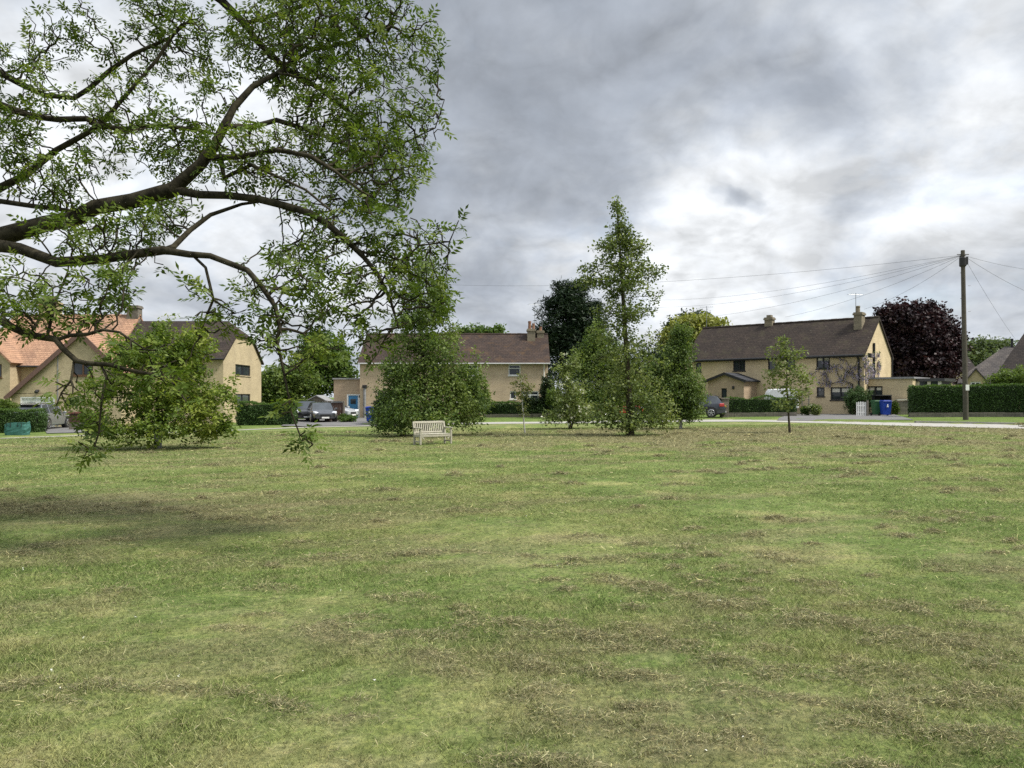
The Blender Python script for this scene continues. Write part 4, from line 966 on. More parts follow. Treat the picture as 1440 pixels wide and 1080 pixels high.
# ------------------------------------------------------------------ cars
def car(name, label, x, y, heading, L, W, H, bodym, kind='suv', group='cars parked by the houses', plate='plateW', wheel=.34):
    """heading: direction the front points (angle of +x local); origin at ground centre"""
    root = empty(name, (x, y, float(gz(x, y))+.03), heading, label, 'car', group)
    hb = .52*H if kind == 'suv' else .55*H       # belt at mid
    zb = .2
    if kind == 'suv':
        st = [(0,.38,.62,.44),(.015,.30,.74,.80),(.09,.25,hb*1.05,.93),(.28,.22,hb*1.14,1),(.30,.22,hb*1.14,1),(.41,.21,hb*1.16,1),(.56,.21,hb*1.18,1),(.74,.21,hb*1.22,1),(.88,.22,hb*1.24,.99),(.965,.26,hb*1.16,.95),(.99,.30,hb*.95,.9),(1,.36,.70,.82)]
        top = {4:(hb*1.16,.83), 5:(.955*H,.74), 6:(H,.75), 7:(.985*H,.74), 8:(.94*H,.72), 9:(hb*1.18,.80)}
    else:
        st = [(0,.38,.56,.44),(.015,.28,.66,.80),(.09,.22,hb*.98,.93),(.28,.2,hb*1.12,1),(.30,.2,hb*1.12,1),(.44,.19,hb*1.15,1),(.57,.19,hb*1.17,1),(.70,.19,hb*1.19,1),(.80,.2,hb*1.2,.99),(.87,.2,hb*1.2,.97),(.98,.26,hb*1.14,.9),(1,.36,.66,.8)]
        top = {4:(hb*1.14,.84), 5:(.965*H,.72), 6:(H,.72), 7:(.97*H,.71), 8:(.88*H,.71), 9:(hb*1.22,.80)}
    V = []; rows = []
    for i, (t, z0, z1, w) in enumerate(st):
        xx = L/2 - t*L; hw = W/2*w; zt, wt = top.get(i, (z1+.02, w*.9)); ht = W/2*wt
        half = [(hw*.80, z0), (hw*.97, z0+.07), (hw, z0+(z1-z0)*.45), (hw*.985, z1-.05), (hw*.955, z1), (ht if i in top else hw*.8, zt if i in top else z1+.015), (ht*.55, (zt if i in top else z1)+.025)]
        ring = [(xx, -a, b) for a, b in half] + [(xx, a, b) for a, b in reversed(half)]; rows.append(ring)
    k = len(rows[0]); body, side, wind, rear, roofq = MB(), MB(), MB(), MB(), MB()
    for i in range(len(rows)-1):
        g0, g1 = i in top, (i+1) in top
        for j in range(k-1):
            q = (rows[i][j], rows[i+1][j], rows[i+1][j+1], rows[i][j+1])
            if g0 and g1 and j in (4, k-2-4) and 4 < i < 8: side.quad(*q)
            elif g0 and g1 and j in (4, k-2-4) and i == 4: side.quad(*q)
            elif g0 and g1 and i == 4 and j in (5, 6, 7): wind.quad(*q)
            elif g0 and g1 and i == 8 and j in (5, 6, 7): rear.quad(*q)
            else: body.quad(*q)
        body.quad(rows[i][k-1], rows[i+1][k-1], rows[i+1][0], rows[i][0])
    body.quad(*rows[0]); body.quad(*reversed(rows[-1]))
    import bmesh
    def fin(mb, nm, m, par, sm=True):
        o = mb.build(nm, m, par); me = o.data; bm = bmesh.new(); bm.from_mesh(me); bmesh.ops.remove_doubles(bm, verts=bm.verts, dist=.002); bmesh.ops.recalc_face_normals(bm, faces=bm.faces); bm.to_mesh(me); bm.free()
        if sm:
            for p in me.polygons: p.use_smooth = True
            me.set_sharp_from_angle(angle=R(32))
        return o
    b = fin(body, 'body', bodym, root); fin(side, 'side_glass', M['glassblue'], root); fin(wind, 'windscreen', M['glassblue'], root); fin(rear, 'rear_window', M['glassblue'], root)
    # pillars
    for i, wdt in ((5, .05), (6, .05), (7, .06)):
        for s in (4, k-1-4):
            mb = MB(); p, q = Vector(rows[i][s]), Vector(rows[i][s+1 if s == 4 else s-1]); off = Vector((0, -.012 if s == 4 else .012, 0)); mb.tube([p+off, q+off], wdt*.55, 6); mb.build('pillar', bodym, root)
    # wheels
    for fx in (L/2-.19*L, -L/2+.21*L):
        for s in (-1, 1):
            ar = MB(); ar.tube([(fx, s*(W/2-.26), wheel+.03), (fx, s*(W/2+.006), wheel+.03)], wheel+.055, 20); ar.build('wheel_arch', M['black'], root)
            t = MB(); t.tube([(fx, s*(W/2-.2), wheel), (fx, s*(W/2-.19), wheel), (fx, s*(W/2+.012), wheel), (fx, s*(W/2+.028), wheel)], [wheel*.9, wheel, wheel, wheel*.93], 22); wh = t.build('wheel', M['rubber'], root)
            rm = MB(); rm.tube([(fx, s*(W/2+.0285), wheel), (fx, s*(W/2+.034), wheel)], wheel*.18, 10)
            for q in range(5):
                an = q*2*math.pi/5+.3; rm.obox((fx+math.cos(an)*wheel*.38, s*(W/2+.031), wheel+math.sin(an)*wheel*.38), wheel*.52, .012, wheel*.17, Matrix.Rotation(-an, 3, 'Y'))
            t2 = [(fx+math.cos(z)*wheel*.66, s*(W/2+.03), wheel+math.sin(z)*wheel*.66) for z in np.linspace(0, 2*math.pi, 19)]; rm.tube(t2, .022, 5, False); rm.build('rim', M['rim'], wh)
    # ends
    fz = st[1][2]; rzb = st[9][2]; w0 = W/2*.86
    for s in (-1, 1):
        h = MB(); h.obox((L/2-.05*L, s*w0*.84, fz+.02), .34, .30, .15, Matrix.Rotation(s*-.5, 3, 'Z') @ Matrix.Rotation(.25, 3, 'Y')); h.build('headlight', M['headlamp'], root, .03)
        h = MB(); xr = -L/2+.05*L
        if kind == 'suv':
            h.obox((xr+.03, s*(W/2*.90), rzb-.06), .34, .22, .24, Matrix.Rotation(s*.3, 3, 'Z')); h.build('tail_light', M['redlamp'], root, .04)
        else:
            h.obox((xr-.05, s*(W/2*.86), rzb-.12), .24, .24, .16, Matrix.Rotation(s*.35, 3, 'Z')); h.build('tail_light', M['redlamp'], root, .03)
        mr = MB(); mr.obox((L*.5-.33*L, s*(W/2+.08), st[4][2]+.07), .12, .2, .14); mr.build('wing_mirror', bodym, root, .03)
    g = MB(); g.box(L/2-.012, L/2+.012, -W*.2, W*.2, .42, .58)
    for q in range(3): g.box(L/2+.012, L/2+.02, -W*.2, W*.2, .44+q*.05, .455+q*.05)
    g.build('grille', M['black'], root, .006)
    g = MB(); g.box(L/2-.06, L/2+.03, -W*.36, W*.36, .24, .36); g.build('front_bumper', M['black'], root, .02)
    g = MB(); g.box(L/2+.03, L/2+.045, -.26, .26, .29, .40); g.build('front_number_plate', M['plateW'], root)
    g = MB(); g.box(-L/2-.05, -L/2+.08, -W*.41, W*.41, .30, .46); g.build('rear_bumper', bodym if kind != 'suv' else M['lead'], root, .03)
    zp = .74 if kind == 'suv' else .6
    g = MB(); g.box(-L/2-.032, -L/2+.1, -.26, .26, zp, zp+.11); g.build('rear_number_plate', M['plateY'], root)
    if kind == 'suv':
        for s in (-1, 1):
            g = MB(); g.tube([(L*.08, s*W*.33, H+.0), (L*.06, s*W*.335, H+.05), (-L*.33, s*W*.325, H+.03), (-L*.36, s*W*.325, H-.03)], .02, 6); g.build('roof_rail', M['black'], root)
        g = MB(); g.obox((-L/2+.115*L, 0, .955*H), .3, W*.66, .04); g.build('spoiler', M['black'], root, .015)
    return root
silver = paint('silver_paint', (.30,.32,.35), .28, .6); dkgrey = paint('charcoal_paint', (.035,.042,.052), .22, .4); bl = paint('black_paint', (.012,.012,.014), .15); slv2 = paint('grey_silver_paint', (.085,.09,.1), .22, .6); wht = paint('white_car_paint', (.7,.7,.7), .3); red = paint('red_paint', (.42,.05,.03), .3); ltb = paint('light_silver_paint', (.5,.53,.56), .3, .3)
D = 47.5; car('parked_car', 'silver estate car seen from behind, yellow plate, beside the clipped left hedge', PX(34, D), D+1.9, R(97), 4.4, 1.84, 1.62, silver, 'suv', plate='plateY')
x, y, _ = G(449, 594.5); car('parked_car', 'dark silver saloon car facing the green with white front plate', PX(449, y+1.5), y+2.0, R(-68), 4.5, 1.8, 1.42, slv2, 'saloon')
x, y, _ = G(424, 594.5); car('parked_car', 'black car half hidden behind the hedge end beside the dark silver saloon', PX(421, y+2.2), y+4.0, R(-72), 4.3, 1.8, 1.55, bl, 'suv')
car('parked_car', 'pale silver car nose showing beside the brown fence and blue door', PX(471, 64), 64, R(-28), 3.9, 1.7, 1.45, ltb, 'saloon')
x, y, _ = G(990, 588.3); car('parked_car', 'dark grey car with rear to the right beside the stone porch house', PX(979, y), y+1.0, R(163), 4.6, 1.86, 1.58, dkgrey, 'suv')
car('parked_car', 'red car glimpsed through the foliage of the tall slender tree', PX(868, 62), 62, R(12), 4.1, 1.72, 1.45, red, 'saloon')

# ------------------------------------------------------------------ bench
bx, by, bz = G(608, 625.2); th = R(35); bench = empty('park_bench', (bx, by+.2, float(gz(bx, by+.2))), th, 'weathered pale wooden slatted bench standing on the mown green', 'bench')
Lb, Db, Hs, Hb = 1.36, .56, .43, .88
for sx in (-1, 1):
    m_ = MB(); m_.box(sx*Lb/2-.035, sx*Lb/2+.035, -Db/2, -Db/2+.07, -.02, .63); m_.build('leg', M['benchwood'], bench, .006)
    m_ = MB(); m_.obox((sx*Lb/2, Db/2-.035, .215), .07, .07, .47); m_.obox((sx*Lb/2, Db/2+.02, .66), .069, .068, Hb-.44+.03, Matrix.Rotation(R(-14), 3, 'X')); m_.build('leg', M['benchwood'], bench, .006)
    m_ = MB(); m_.box(sx*Lb/2-.045, sx*Lb/2+.045, -Db/2-.05, Db/2+.0, .633, .67); m_.build('armrest', M['benchwood'], bench, .01)
    m_ = MB(); m_.box(sx*Lb/2-.024, sx*Lb/2+.024, -Db/2+.073, Db/2-.073, .30, .40); m_.box(sx*Lb/2-.02, sx*Lb/2+.02, -Db/2+.073, Db/2-.073, .10, .15); m_.build('side_rail', M['benchwood'], bench, .005)
m_ = MB()
for k in range(6): m_.box(-Lb/2+.038, Lb/2-.038, -Db/2+.0+k*.085, -Db/2+.068+k*.085, .405, .428)
m_.build('seat', M['benchwood'], bench, .004)
m_ = MB(); m_.box(-Lb/2+.04, Lb/2-.04, -Db/2+.01, -Db/2+.045, .31, .40); m_.box(-Lb/2+.04, Lb/2-.04, Db/2-.06, Db/2-.025, .31, .40)
for sx in (-1, 1): m_.obox((sx*(Lb/2-.10), -Db/2+.03, .28), .16, .03, .05, Matrix.Rotation(sx*R(-45), 3, 'Y'))
m_.build('seat_rail', M['benchwood'], bench, .004)
bkm = Matrix.Rotation(R(-14), 3, 'X')
def bp(z): return (Db/2+.02+(z-.66)*math.tan(R(14)))
m_ = MB(); m_.obox((0, bp(.86), .86), Lb-.07, .04, .085, bkm); tr = m_.build('top_rail', M['benchwood'], bench, .006)
m_ = MB(); m_.obox((0, bp(.475), .475), Lb-.07, .035, .06, bkm); m_.build('lower_back_rail', M['benchwood'], bench, .005)
m_ = MB()
for k in range(15):
    q = -Lb/2+.09+(Lb-.18)*k/14; m_.obox((q, bp(.66), .66), .044, .014, .335, bkm)
m_.build('backrest', M['benchwood'], bench, .003)

# ------------------------------------------------------------------ pole and wires
px_, py_, pz_ = G(1358, 590.5); pt = PZ(352, py_); pole = empty('telegraph_pole', (px_, py_, pz_), 0, 'tall dark wooden telegraph pole beside the lane at right', 'pole')
lean = -.17
mb = MB(); Hp = pt-pz_; mb.tube([(0,0,-.3),(0,0,1),(lean*.5,0,Hp*.5),(lean,0,Hp-.02),(lean,0,Hp)], [.15,.145,.13,.11,.10], 14); mb.build('shaft', M['polewood'], pole, smooth=False)
mb = MB(); mb.tube([(lean,0,Hp-.95),(lean,0,Hp-.9),(lean,0,Hp-.45),(lean,0,Hp-.4)], [.16,.19,.19,.16], 12); mb.box(lean+.08,lean+.24,-.14,.14,Hp-.85,Hp-.4); mb.build('terminal_box', M['black'], pole)
mb = MB(); mb.tube([(lean-.34,-.02,Hp-.25),(lean+.34,-.02,Hp-.25)], .03, 8); mb.tube([(lean,-.3,Hp-.32),(lean,.3,Hp-.32)], .03, 8); mb.build('cable_bracket', M['darkmetal'], pole)
mb = MB(); mb.box(-.10,.10,-.19,-.165,PZ(549,py_)-pz_,PZ(541,py_)-pz_); mb.build('pole_plate', M['white'], pole)
mb = MB()
for k in range(9): mb.tube([((.15 if k % 2 else -.15),0,2.6+k*.75),((.30 if k % 2 else -.30)-.02*k*.1,0,2.6+k*.75)], .014, 5)
mb.build('climbing_steps', M['darkmetal'], pole)
top = Vector((px_+lean, py_, pt-.28))
def wire(end, sag, label, r=.0075):
    pts = [top.lerp(Vector(end), t) - Vector((0,0,sag*4*t*(1-t))) for t in np.linspace(0, 1, 25)]
    o = top.copy(); mb = MB(); mb.tube([p-o for p in pts], r, 5); w = mb.build('telephone_wire', M['darkmetal'], None, loc=o); return tag(w, label, 'wire', 'wires strung from the telegraph pole')
wire(P(500, 392, 78), 1.2, 'longest wire from the pole, passing left above the middle house behind the tall tree')
wire(P(900, 432, 84), .9, 'wire from the pole sloping left towards the yellow tree, lower of the long pair')
wire(P(890, 421, 92), .9, 'wire from the pole sloping left just below the longest wire')
wire(hC.root.matrix_basis @ Vector((-LC+.3, WC/2, ZR+1.0)), .5, 'wire from the pole to the aerial at the far end of the wisteria house roof')
wire(hC.root.matrix_basis @ Vector((-7.4, WC/2, ZR+.5)), .4, 'wire from the pole to the middle chimney of the wisteria house')
wire(hC.root.matrix_basis @ Vector((-.8, 2.6, ZR+.6)), .35, 'short steep wire from the pole to the right chimney of the wisteria house')
wire(P(1560, 381, 55), .5, 'upper wire leaving the pole over the right edge of the photo')
wire(P(1520, 437, 50), .4, 'lower wire leaving the pole steeply over the right edge of the photo')
wire(h2.root.matrix_basis @ Vector((6.5, 3.5, zr2-.3)), .3, 'wire dropping from the pole to the grey slate bungalow')

# ------------------------------------------------------------------ walls, fences, bins
def low_wall(name, label, pts, h, t, m='stonegrey', cap=None, cat='wall'):
    (x0, y0) = pts[0]; z0 = float(gz(x0, y0)); root = empty(name, (x0, y0, z0), 0, label, cat); mb = MB(); cp = MB()
    for (xa, ya), (xb, yb) in zip(pts[:-1], pts[1:]):
        L = math.hypot(xb-xa, yb-ya); ux, uy = (xb-xa)/L, (yb-ya)/L; nx, ny = -uy, ux
        def q(s, n, z): x = xa+ux*s+nx*n; y = ya+uy*s+ny*n; return (x-x0, y-y0, float(gz(x, y))-z0+z)
        K = max(1, int(L/.5))
        for k in range(K):
            s0, s1 = L*k/K+.004, L*(k+1)/K-.004; hh = h*(1+random.uniform(-.04, .04)); jt = random.uniform(-.012, .012)
            n = len(mb.v); mb.v += [q(s,nn,zz) for zz in (-.15, hh) for s, nn in ((s0,jt),(s1,jt),(s1,t),(s0,t))]; mb.f += [tuple(n+i for i in f_) for f_ in ((3,2,1,0),(4,5,6,7),(0,1,5,4),(1,2,6,5),(2,3,7,6),(3,0,4,7))]
        if cap:
            n = len(cp.v); cp.v += [q(s,nn,zz) for zz in (h*1.05, h*1.05+.07) for s, nn in ((-.03,-.05),(L+.03,-.05),(L+.03,t+.05),(-.03,t+.05))]; cp.f += [tuple(n+i for i in f_) for f_ in ((3,2,1,0),(4,5,6,7),(0,1,5,4),(1,2,6,5),(2,3,7,6),(3,0,4,7))]
    mb.build('stonework', M[m], root)
    if cap: cp.build('coping', M[cap], root)
    return root
def gp(px, py): x, y, _ = G(px, py); return (x, y)
# hedge in front of the middle house on its wall
wa, wb = gp(680, 587.3), gp(812, 586.3); low_wall('garden_wall', 'low grey stone wall under the hedge of the middle house', [wa, wb], .26, .3)
hh = (587-566.5)*wa[1]/F; hedge('garden_hedge', 'dark clipped hedge on the low wall before the middle house', [(wa[0], wa[1]+.33), (wb[0], wb[1]+.33)], 1.0, hh, dens=230, size=.09, seed=21, group=None)
wa, wb = gp(1022, 586.5), gp(1121, 585.6); low_wall('garden_wall', 'low stone wall under the square hedge beside the stone gate pillar', [wa, wb], .3, .3, 'stonegrey')
hedge('garden_hedge', 'square dark clipped hedge in front of the white sheeted shape', [(wa[0], wa[1]+.33), (wb[0], wb[1]+.33)], .9, (586-559.5)*wa[1]/F, dens=240, size=.08, seed=22)
p0 = gp(1018.5, 586.8); mb = MB()
for k in range(6): mb.box(-.27+.01*(k % 2), .27-.012*((k+1) % 2), -.25+.01*(k % 2), .25, -.1+k*.235, .13+k*.235)
mb.box(-.31, .31, -.29, .29, 1.312, 1.4); tag(mb.build('gate_pillar', M['stonegrey'], None, .015, loc=(p0[0], p0[1], float(gz(*p0)))), 'rough stone gate pillar at the left end of the square hedge', 'pillar')
wa, wb, wc = gp(1279, 586.8), gp(1440, 586.2), gp(1640, 588.0); low_wall('garden_wall', 'low grey stone wall running under the long tall hedge at right', [wa, wb, wc], .28, .3)
hedge('garden_hedge', 'long tall clipped hedge behind the telegraph pole', [(wa[0]+.35, wa[1]+.36), (wb[0], wb[1]+.36), (wc[0], wc[1]+.36)], 1.3, (586.5-543)*wa[1]/F, dens=250, size=.085, seed=23, wob=.05)
wa, wb = gp(333, 598.5), gp(411, 597.5); hedge('garden_hedge', 'clipped green hedge between the left house and the parked cars', [wa, wb], 1.2, (598-567)*wa[1]/F, dens=260, size=.085, seed=24)
wa, wb = gp(-60, 610.2), gp(52, 608); hedge('garden_hedge', 'clipped dark hedge at the far left beside the silver estate car', [wa, wb], 1.3, (608-577)*wa[1]/F, dens=330, size=.075, seed=25, wob=.1, rnd=.3)
# picket gate
p0, p1 = gp(1205, 585.5), gp(1219.5, 585.5); y0 = p0[1]; gt = empty('picket_gate', (p0[0], y0, float(gz(*p0))), R(-3), 'small white picket gate standing open before the rounded bush', 'gate'); W_ = p1[0]-p0[0]
for k in range(6):
    mb = MB(); q = W_*k/5; hgt = 1.0+.05*math.sin(k/5*math.pi); mb.prism([(q-.036,.05),(q+.036,.05),(q+.036,hgt-.05),(q,hgt),(q-.036,hgt-.05)], -.012, .012); mb.build('picket', M['white'], gt)
mb = MB(); mb.box(-.02, W_+.02, .0125, .04, .25, .33); mb.box(-.02, W_+.02, .0125, .04, .72, .80); mb.build('gate_rail', M['white'], gt)
mb = MB(); mb.box(W_+.07, W_+.19, -.06, .06, -.1, 1.1); mb.build('gate_post', M['postwood'], gt, .01)
# bins
def wheelie(x, y, rz, m, label, group, s=1.0, mark=False):
    r_ = empty('wheelie_bin', (x, y, float(gz(x, y))+.03), rz, label, 'bin', group); r_.scale = (s, s, s)
    mb = MB(); mb.v += [(-.22,-.24,.06),(.22,-.24,.06),(.22,.22,.06),(-.22,.22,.06),(-.285,-.33,.95),(.285,-.33,.95),(.285,.30,.95),(-.285,.30,.95)]; mb.f += [(3,2,1,0),(4,5,6,7),(0,1,5,4),(1,2,6,5),(2,3,7,6),(3,0,4,7)]; b = mb.build('body', m, r_, .02)
    mb = MB(); mb.box(-.31,.31,-.36,.36,.952,1.0); mb.obox((0,0,1.02), .5,.6,.05); mb.build('lid', m, r_, .02)
    mb = MB(); mb.tube([(-.24,.38,.98),(.24,.38,.98)], .02, 8); mb.build('handle', m, r_)
    for sx in (-1, 1):
        mb = MB(); mb.tube([(sx*.24,.25,.10),(sx*.30,.25,.10)], .1, 14); mb.build('wheel', M['rubber'], r_)
    if mark:
        mb = MB(); mb.box(-.035,.035,-.338,-.305,.66,.78); mb.box(-.06,.06,-.336,-.303,.585,.635); mb.obox((-.03,-.325,.65),.03,.02,.07); mb.obox((.03,-.325,.65),.03,.02,.07); mb.build('emblem', M['white'], r_)
    return r_
x, y, _ = G(521.5, 594.0); wheelie(x, y, R(-8), M['binblue'], 'blue wheelie bin standing on the verge left of the bushy tree', 'blue wheelie bins', 1.05, True)
x, y, _ = G(1245, 585.2); wheelie(x, y, 0, M['binblue'], 'blue wheelie bin standing in the dark bin store', 'blue wheelie bins', 1.03, True)
x, y, _ = G(1233.5, 585.0); wheelie(x, y+.05, 0, M['bingreen'], 'green wheelie bin standing behind the picket gate', None, 1.03)
x0, y0, z0 = G(1233, 584.2); x1 = PX(1252.5, y0); mb = MB(); mb.box(0, x1-x0, .55, .6, -.1, 1.42); mb.box(x1-x0-.05, x1-x0+.003, -.25, .548, -.1, 1.42); mb.box(-.05, .0-.003, .2, .548, -.1, 1.42)
bs = empty('bin_store', (x0, y0+.1, z0), 0, 'open dark timber bin store beside the rounded bush', 'bin store'); mb.build('side_panel', M['black'], bs); mb = MB(); mb.box(-.1, x1-x0+.05, -.2, .65, 1.423, 1.48); mb.build('store_roof', M['darkmetal'], bs)
# low brick wall with white coping, steps
p0, p1 = gp(1262.5, 583.2), gp(1284, 583.0); low_wall('brick_wall', 'low garden wall with pale coping left of the long tall hedge', [p0, p1], 1.0, .25, 'stonegrey', 'cream')
# brown fence by the cars
y0 = 58.0; x0 = PX(458, y0); z0 = float(gz(x0, y0)); x1 = PX(482, y0); fn = empty('board_fence', (x0, y0, z0), 0, 'dark brown board fence with pale posts beside the dark silver saloon', 'fence'); W_ = x1-x0; Hf = (590-563.5)*y0/F
mb = MB(); nb = 9
for k in range(nb): mb.box(W_*k/nb+.006, W_*(k+1)/nb-.006, -.01*(k % 2), .025, .02, Hf)
mb.build('boards', M['fencewood'], fn)
for q in (-.07, W_+.01): mb = MB(); mb.box(q, q+.14, -.07, .07, -.1, Hf+.06); mb.build('fence_post', M['postwood'], fn, .01)
mb = MB(); mb.box(-.1, W_+.12, -.08, .1, Hf+.063, Hf+.13); mb.build('top_cap', M['postwood'], fn)
# shed behind
D = 64; x0 = PX(428, D); sh = empty('garden_shed', (x0, D, float(gz(x0, D))), 0, 'small grey roofed shed rising behind the parked cars', 'shed'); w_ = 34/F*D; zt = PZ(557, D)-float(gz(x0, D)); ze = PZ(564, D)-float(gz(x0, D))
mb = MB(); mb.box(0, w_, 0, 2.5, -.1, ze); mb.quad((0,0,ze),(w_,0,ze),(w_/2,0,zt)); mb.quad((0,2.5,ze),(w_,2.5,ze),(w_/2,2.5,zt)); mb.build('wall', M['postwood'], sh)
mb = MB(); slab(mb, [(-.15,-.15,ze-.1),(w_/2,-.15,zt+.08),(w_/2,2.65,zt+.08),(-.15,2.65,ze-.1)], .06); slab(mb, [(w_+.15,-.15,ze-.1),(w_/2,-.15,zt+.082),(w_/2,2.65,zt+.082),(w_+.15,2.65,ze-.1)], .06); mb.build('roof', M['lead'], sh)
# brown fence with red-topped low wall beside silver car
x0, y0, z0 = G(81, 605.8); x1 = PX(131, y0); fn = empty('board_fence', (x0, y0+1.2, z0), 0, 'low brown fence with reddish top rail right of the silver estate car', 'fence'); W_ = x1-x0; Hf = 1.02
mb = MB()
for k in range(14): mb.box(W_*k/14+.005, W_*(k+1)/14-.005, -.008*(k % 2), .022, .45, Hf)
mb.build('boards', M['fencewood'], fn); mb = MB(); mb.box(0, W_, -.03, .2, -.1, .447); mb.build('base_wall', M['stonegrey'], fn); mb = MB(); mb.box(-.03, W_+.03, -.05, .05, Hf+.003, Hf+.09); mb.build('top_rail', mat('faded_red_rail', (.26,.1,.085), (.2,.08,.07), 8, .8), fn)
# flower border hump of red shrub behind it is left to the shrubs list
# garden sack
x, y, z = G(19.5, 612); r = np.random.default_rng(3); mb = MB(); nu, nv = 16, 7; sw_, shh, sd_ = 29/F*y, 17/F*y, .62
for j in range(nv+1):
    for i in range(nu):
        t = 2*math.pi*i/nu; cxx = np.sign(math.cos(t))*abs(math.cos(t))**.45; cyy = np.sign(math.sin(t))*abs(math.sin(t))**.45; v = j/nv; kk = 1+.06*math.sin(v*3)+r.normal()*.025
        mb.v.append((cxx*sw_/2*kk, cyy*sd_/2*kk, v*shh*(1+.06*math.sin(3*t)+.08*(cxx)) + r.normal()*.012))
for j in range(nv):
    for i in range(nu): mb.f.append((j*nu+i, j*nu+(i+1) % nu, (j+1)*nu+(i+1) % nu, (j+1)*nu+i))
mb.f.append(tuple(nv*nu+i for i in range(nu))); sk_ = empty('garden_sack', (x, y+.3, float(gz(x, y+.3))), .1, 'bulging green woven garden waste sack before the left hedge', 'sack'); mb.build('sack_body', M['bag'], sk_)
for s in (-1, 1): mb = MB(); mb.tube([(s*sw_*.25-.1,-sd_/2-.02,shh*.7),(s*sw_*.25-.1,-sd_/2-.05,shh*1.02),(s*sw_*.25+.1,-sd_/2-.05,shh*1.02),(s*sw_*.25+.1,-sd_/2-.02,shh*.7)], .015, 5); mb.build('handle', M['black'], sk_)
# recycling boxes
for px0, py0, lab in ((506.5, 588.5, 'green recycling box with bottles showing, beside the pale silver car'), (514, 589, 'green recycling box next to the blue wheelie bin')):
    x, y, z = G(px0, py0); rb = empty('recycling_box', (x, y+3, float(gz(x, y+3))), 0, lab, 'recycling box', 'green recycling boxes')
    mb = MB(); mb.v += [(-.22,-.16,0),(.22,-.16,0),(.22,.16,0),(-.22,.16,0),(-.29,-.21,.42),(.29,-.21,.42),(.29,.21,.42),(-.29,.21,.42)]; mb.f += [(3,2,1,0),(4,5,6,7),(0,1,5,4),(1,2,6,5),(2,3,7,6),(3,0,4,7)]; mb.build('tub', M['boxgreen'], rb, .015)
    mb = MB(); mb.box(-.31,.31,-.23,.23,.423,.47); mb.build('rim', M['boxgreen'], rb, .01)
    for k in range(3): mb = MB(); mb.tube([(-.15+k*.14,0,.47),(-.15+k*.14,0,.62),(-.15+k*.14,0,.7)], [.045,.045,.02], 8); mb.build('bottle', M['white' if k == 1 else 'bingreen'], rb)
# white sheeted shape (covered trailer) behind the square hedge
x0, D = PX(1076, 58.5), 58.5; x1 = PX(1121, D); z0 = float(gz(x0, D)); zt = PZ(546.5, D)-z0; W_ = x1-x0; cv = empty('covered_trailer', (x0, D, z0), R(-10), 'white sheeted trailer showing above the square hedge', 'trailer')
mb = MB(); mb.prism([(0,.55),(W_,.55),(W_,zt*.96),(W_*.7,zt),(W_*.18,zt*.985),(.25,zt*.86)], 0, 1.7); mb.build('cover', M['tarp'], cv, .05)
mb = MB(); mb.box(.1, W_-.1, .1, 1.6, .35, .548); mb.build('chassis', M['black'], cv)
for s in (.02, 1.5): mb = MB(); mb.tube([(W_*.5, s, .3), (W_*.5, s+.18, .3)], .3, 16); mb.build('wheel', M['rubber'], cv)
# white rail posts near the front door of right house
x0, D = PX(1127.5, 56.5), 56.5; dr_ = empty('trellis', (x0, D, float(gz(x0, D))), 0, 'pale narrow trellis post arch before the stone house front door', 'trellis')
for q in (0, .5): mb = MB(); mb.box(q, q+.07, 0, .07, -.1, 1.75); mb.build('post', M['postwood'], dr_)
mb = MB()
for k in range(5): mb.box(.0725, .4975, .02, .05, .3+k*.3, .33+k*.3)
mb.build('lattice', M['postwood'], dr_)
# ------------------------------------------------------------------ trees across the green
def gbase(px, py): x, y, z = G(px, py); return (x, y, z), y
def trunk_px(base, D, pts): return [(PX(a, D)-base[0], 0.0, PZ(b, D)-base[2]) for a, b in pts]
# young chestnut with white trunk guard
b, D = gbase(222, 631)
def guard(root, C, r):
    mb = MB(); mb.tube([(0,0,-.05),(0.005,0,.5),(.01,0,(631-598)*D/F)], [.15,.135,.125], 10); mb.build('trunk_guard', M['guard'], root)
tree('young_tree', 'low spreading broadleaf tree with white sleeved trunk in front of the left house', 'tree', b, D,
     [(225,520,75,60,0),(160,560,55,45,-.3),(285,560,55,48,0),(225,585,95,38,-.3),(135,592,32,26,0),(315,598,26,26,0),(230,480,45,34,0),(180,505,40,36,.5),(270,490,40,36,.3),(285,598,26,24,-.3),(165,596,30,20,-.4)],
     trunk_px(b, D, [(222,600),(221,560),(224,520),(226,480)]), M['l_chestnut'], M['bark'], .11, n=850, fill=1.7, step=.2, leaf_n=13, leaf_len=.155, leaf_w=.07, spread=.19, seed=31, gap=.36, extra=.6, droop=.03, leafdroop=.25, sub=guard)
# big bushy tree behind the bench
b, D = gbase(600, 612.5)
tree('bushy_tree', 'tall dense bushy tree reaching to the ground behind the bench', 'tree', b, D,
     [(590,560,66,40,0),(640,560,40,40,0),(605,505,48,44,0),(560,525,30,40,0),(652,525,30,34,0),(562,580,36,22,-.5),(655,580,28,20,-.3),(600,588,66,18,-.8),(595,455,34,36,0),(628,450,26,40,.3),(572,470,24,36,.2),(580,420,22,30,0),(615,415,20,30,0),(560,600,30,10,-1),(538,588,18,22,-.4),(676,560,14,22,0),(600,380,18,26,0)],
     trunk_px(b, D, [(598,580),(594,500),(590,440),(592,380)]), M['l_hornbeam'], M['bark'], .15, n=1700, fill=2.0, step=.26, leaf_n=11, leaf_len=.15, leaf_w=.07, spread=.3, seed=32, gap=.40, extra=.5, up=.1, leafdroop=.35)
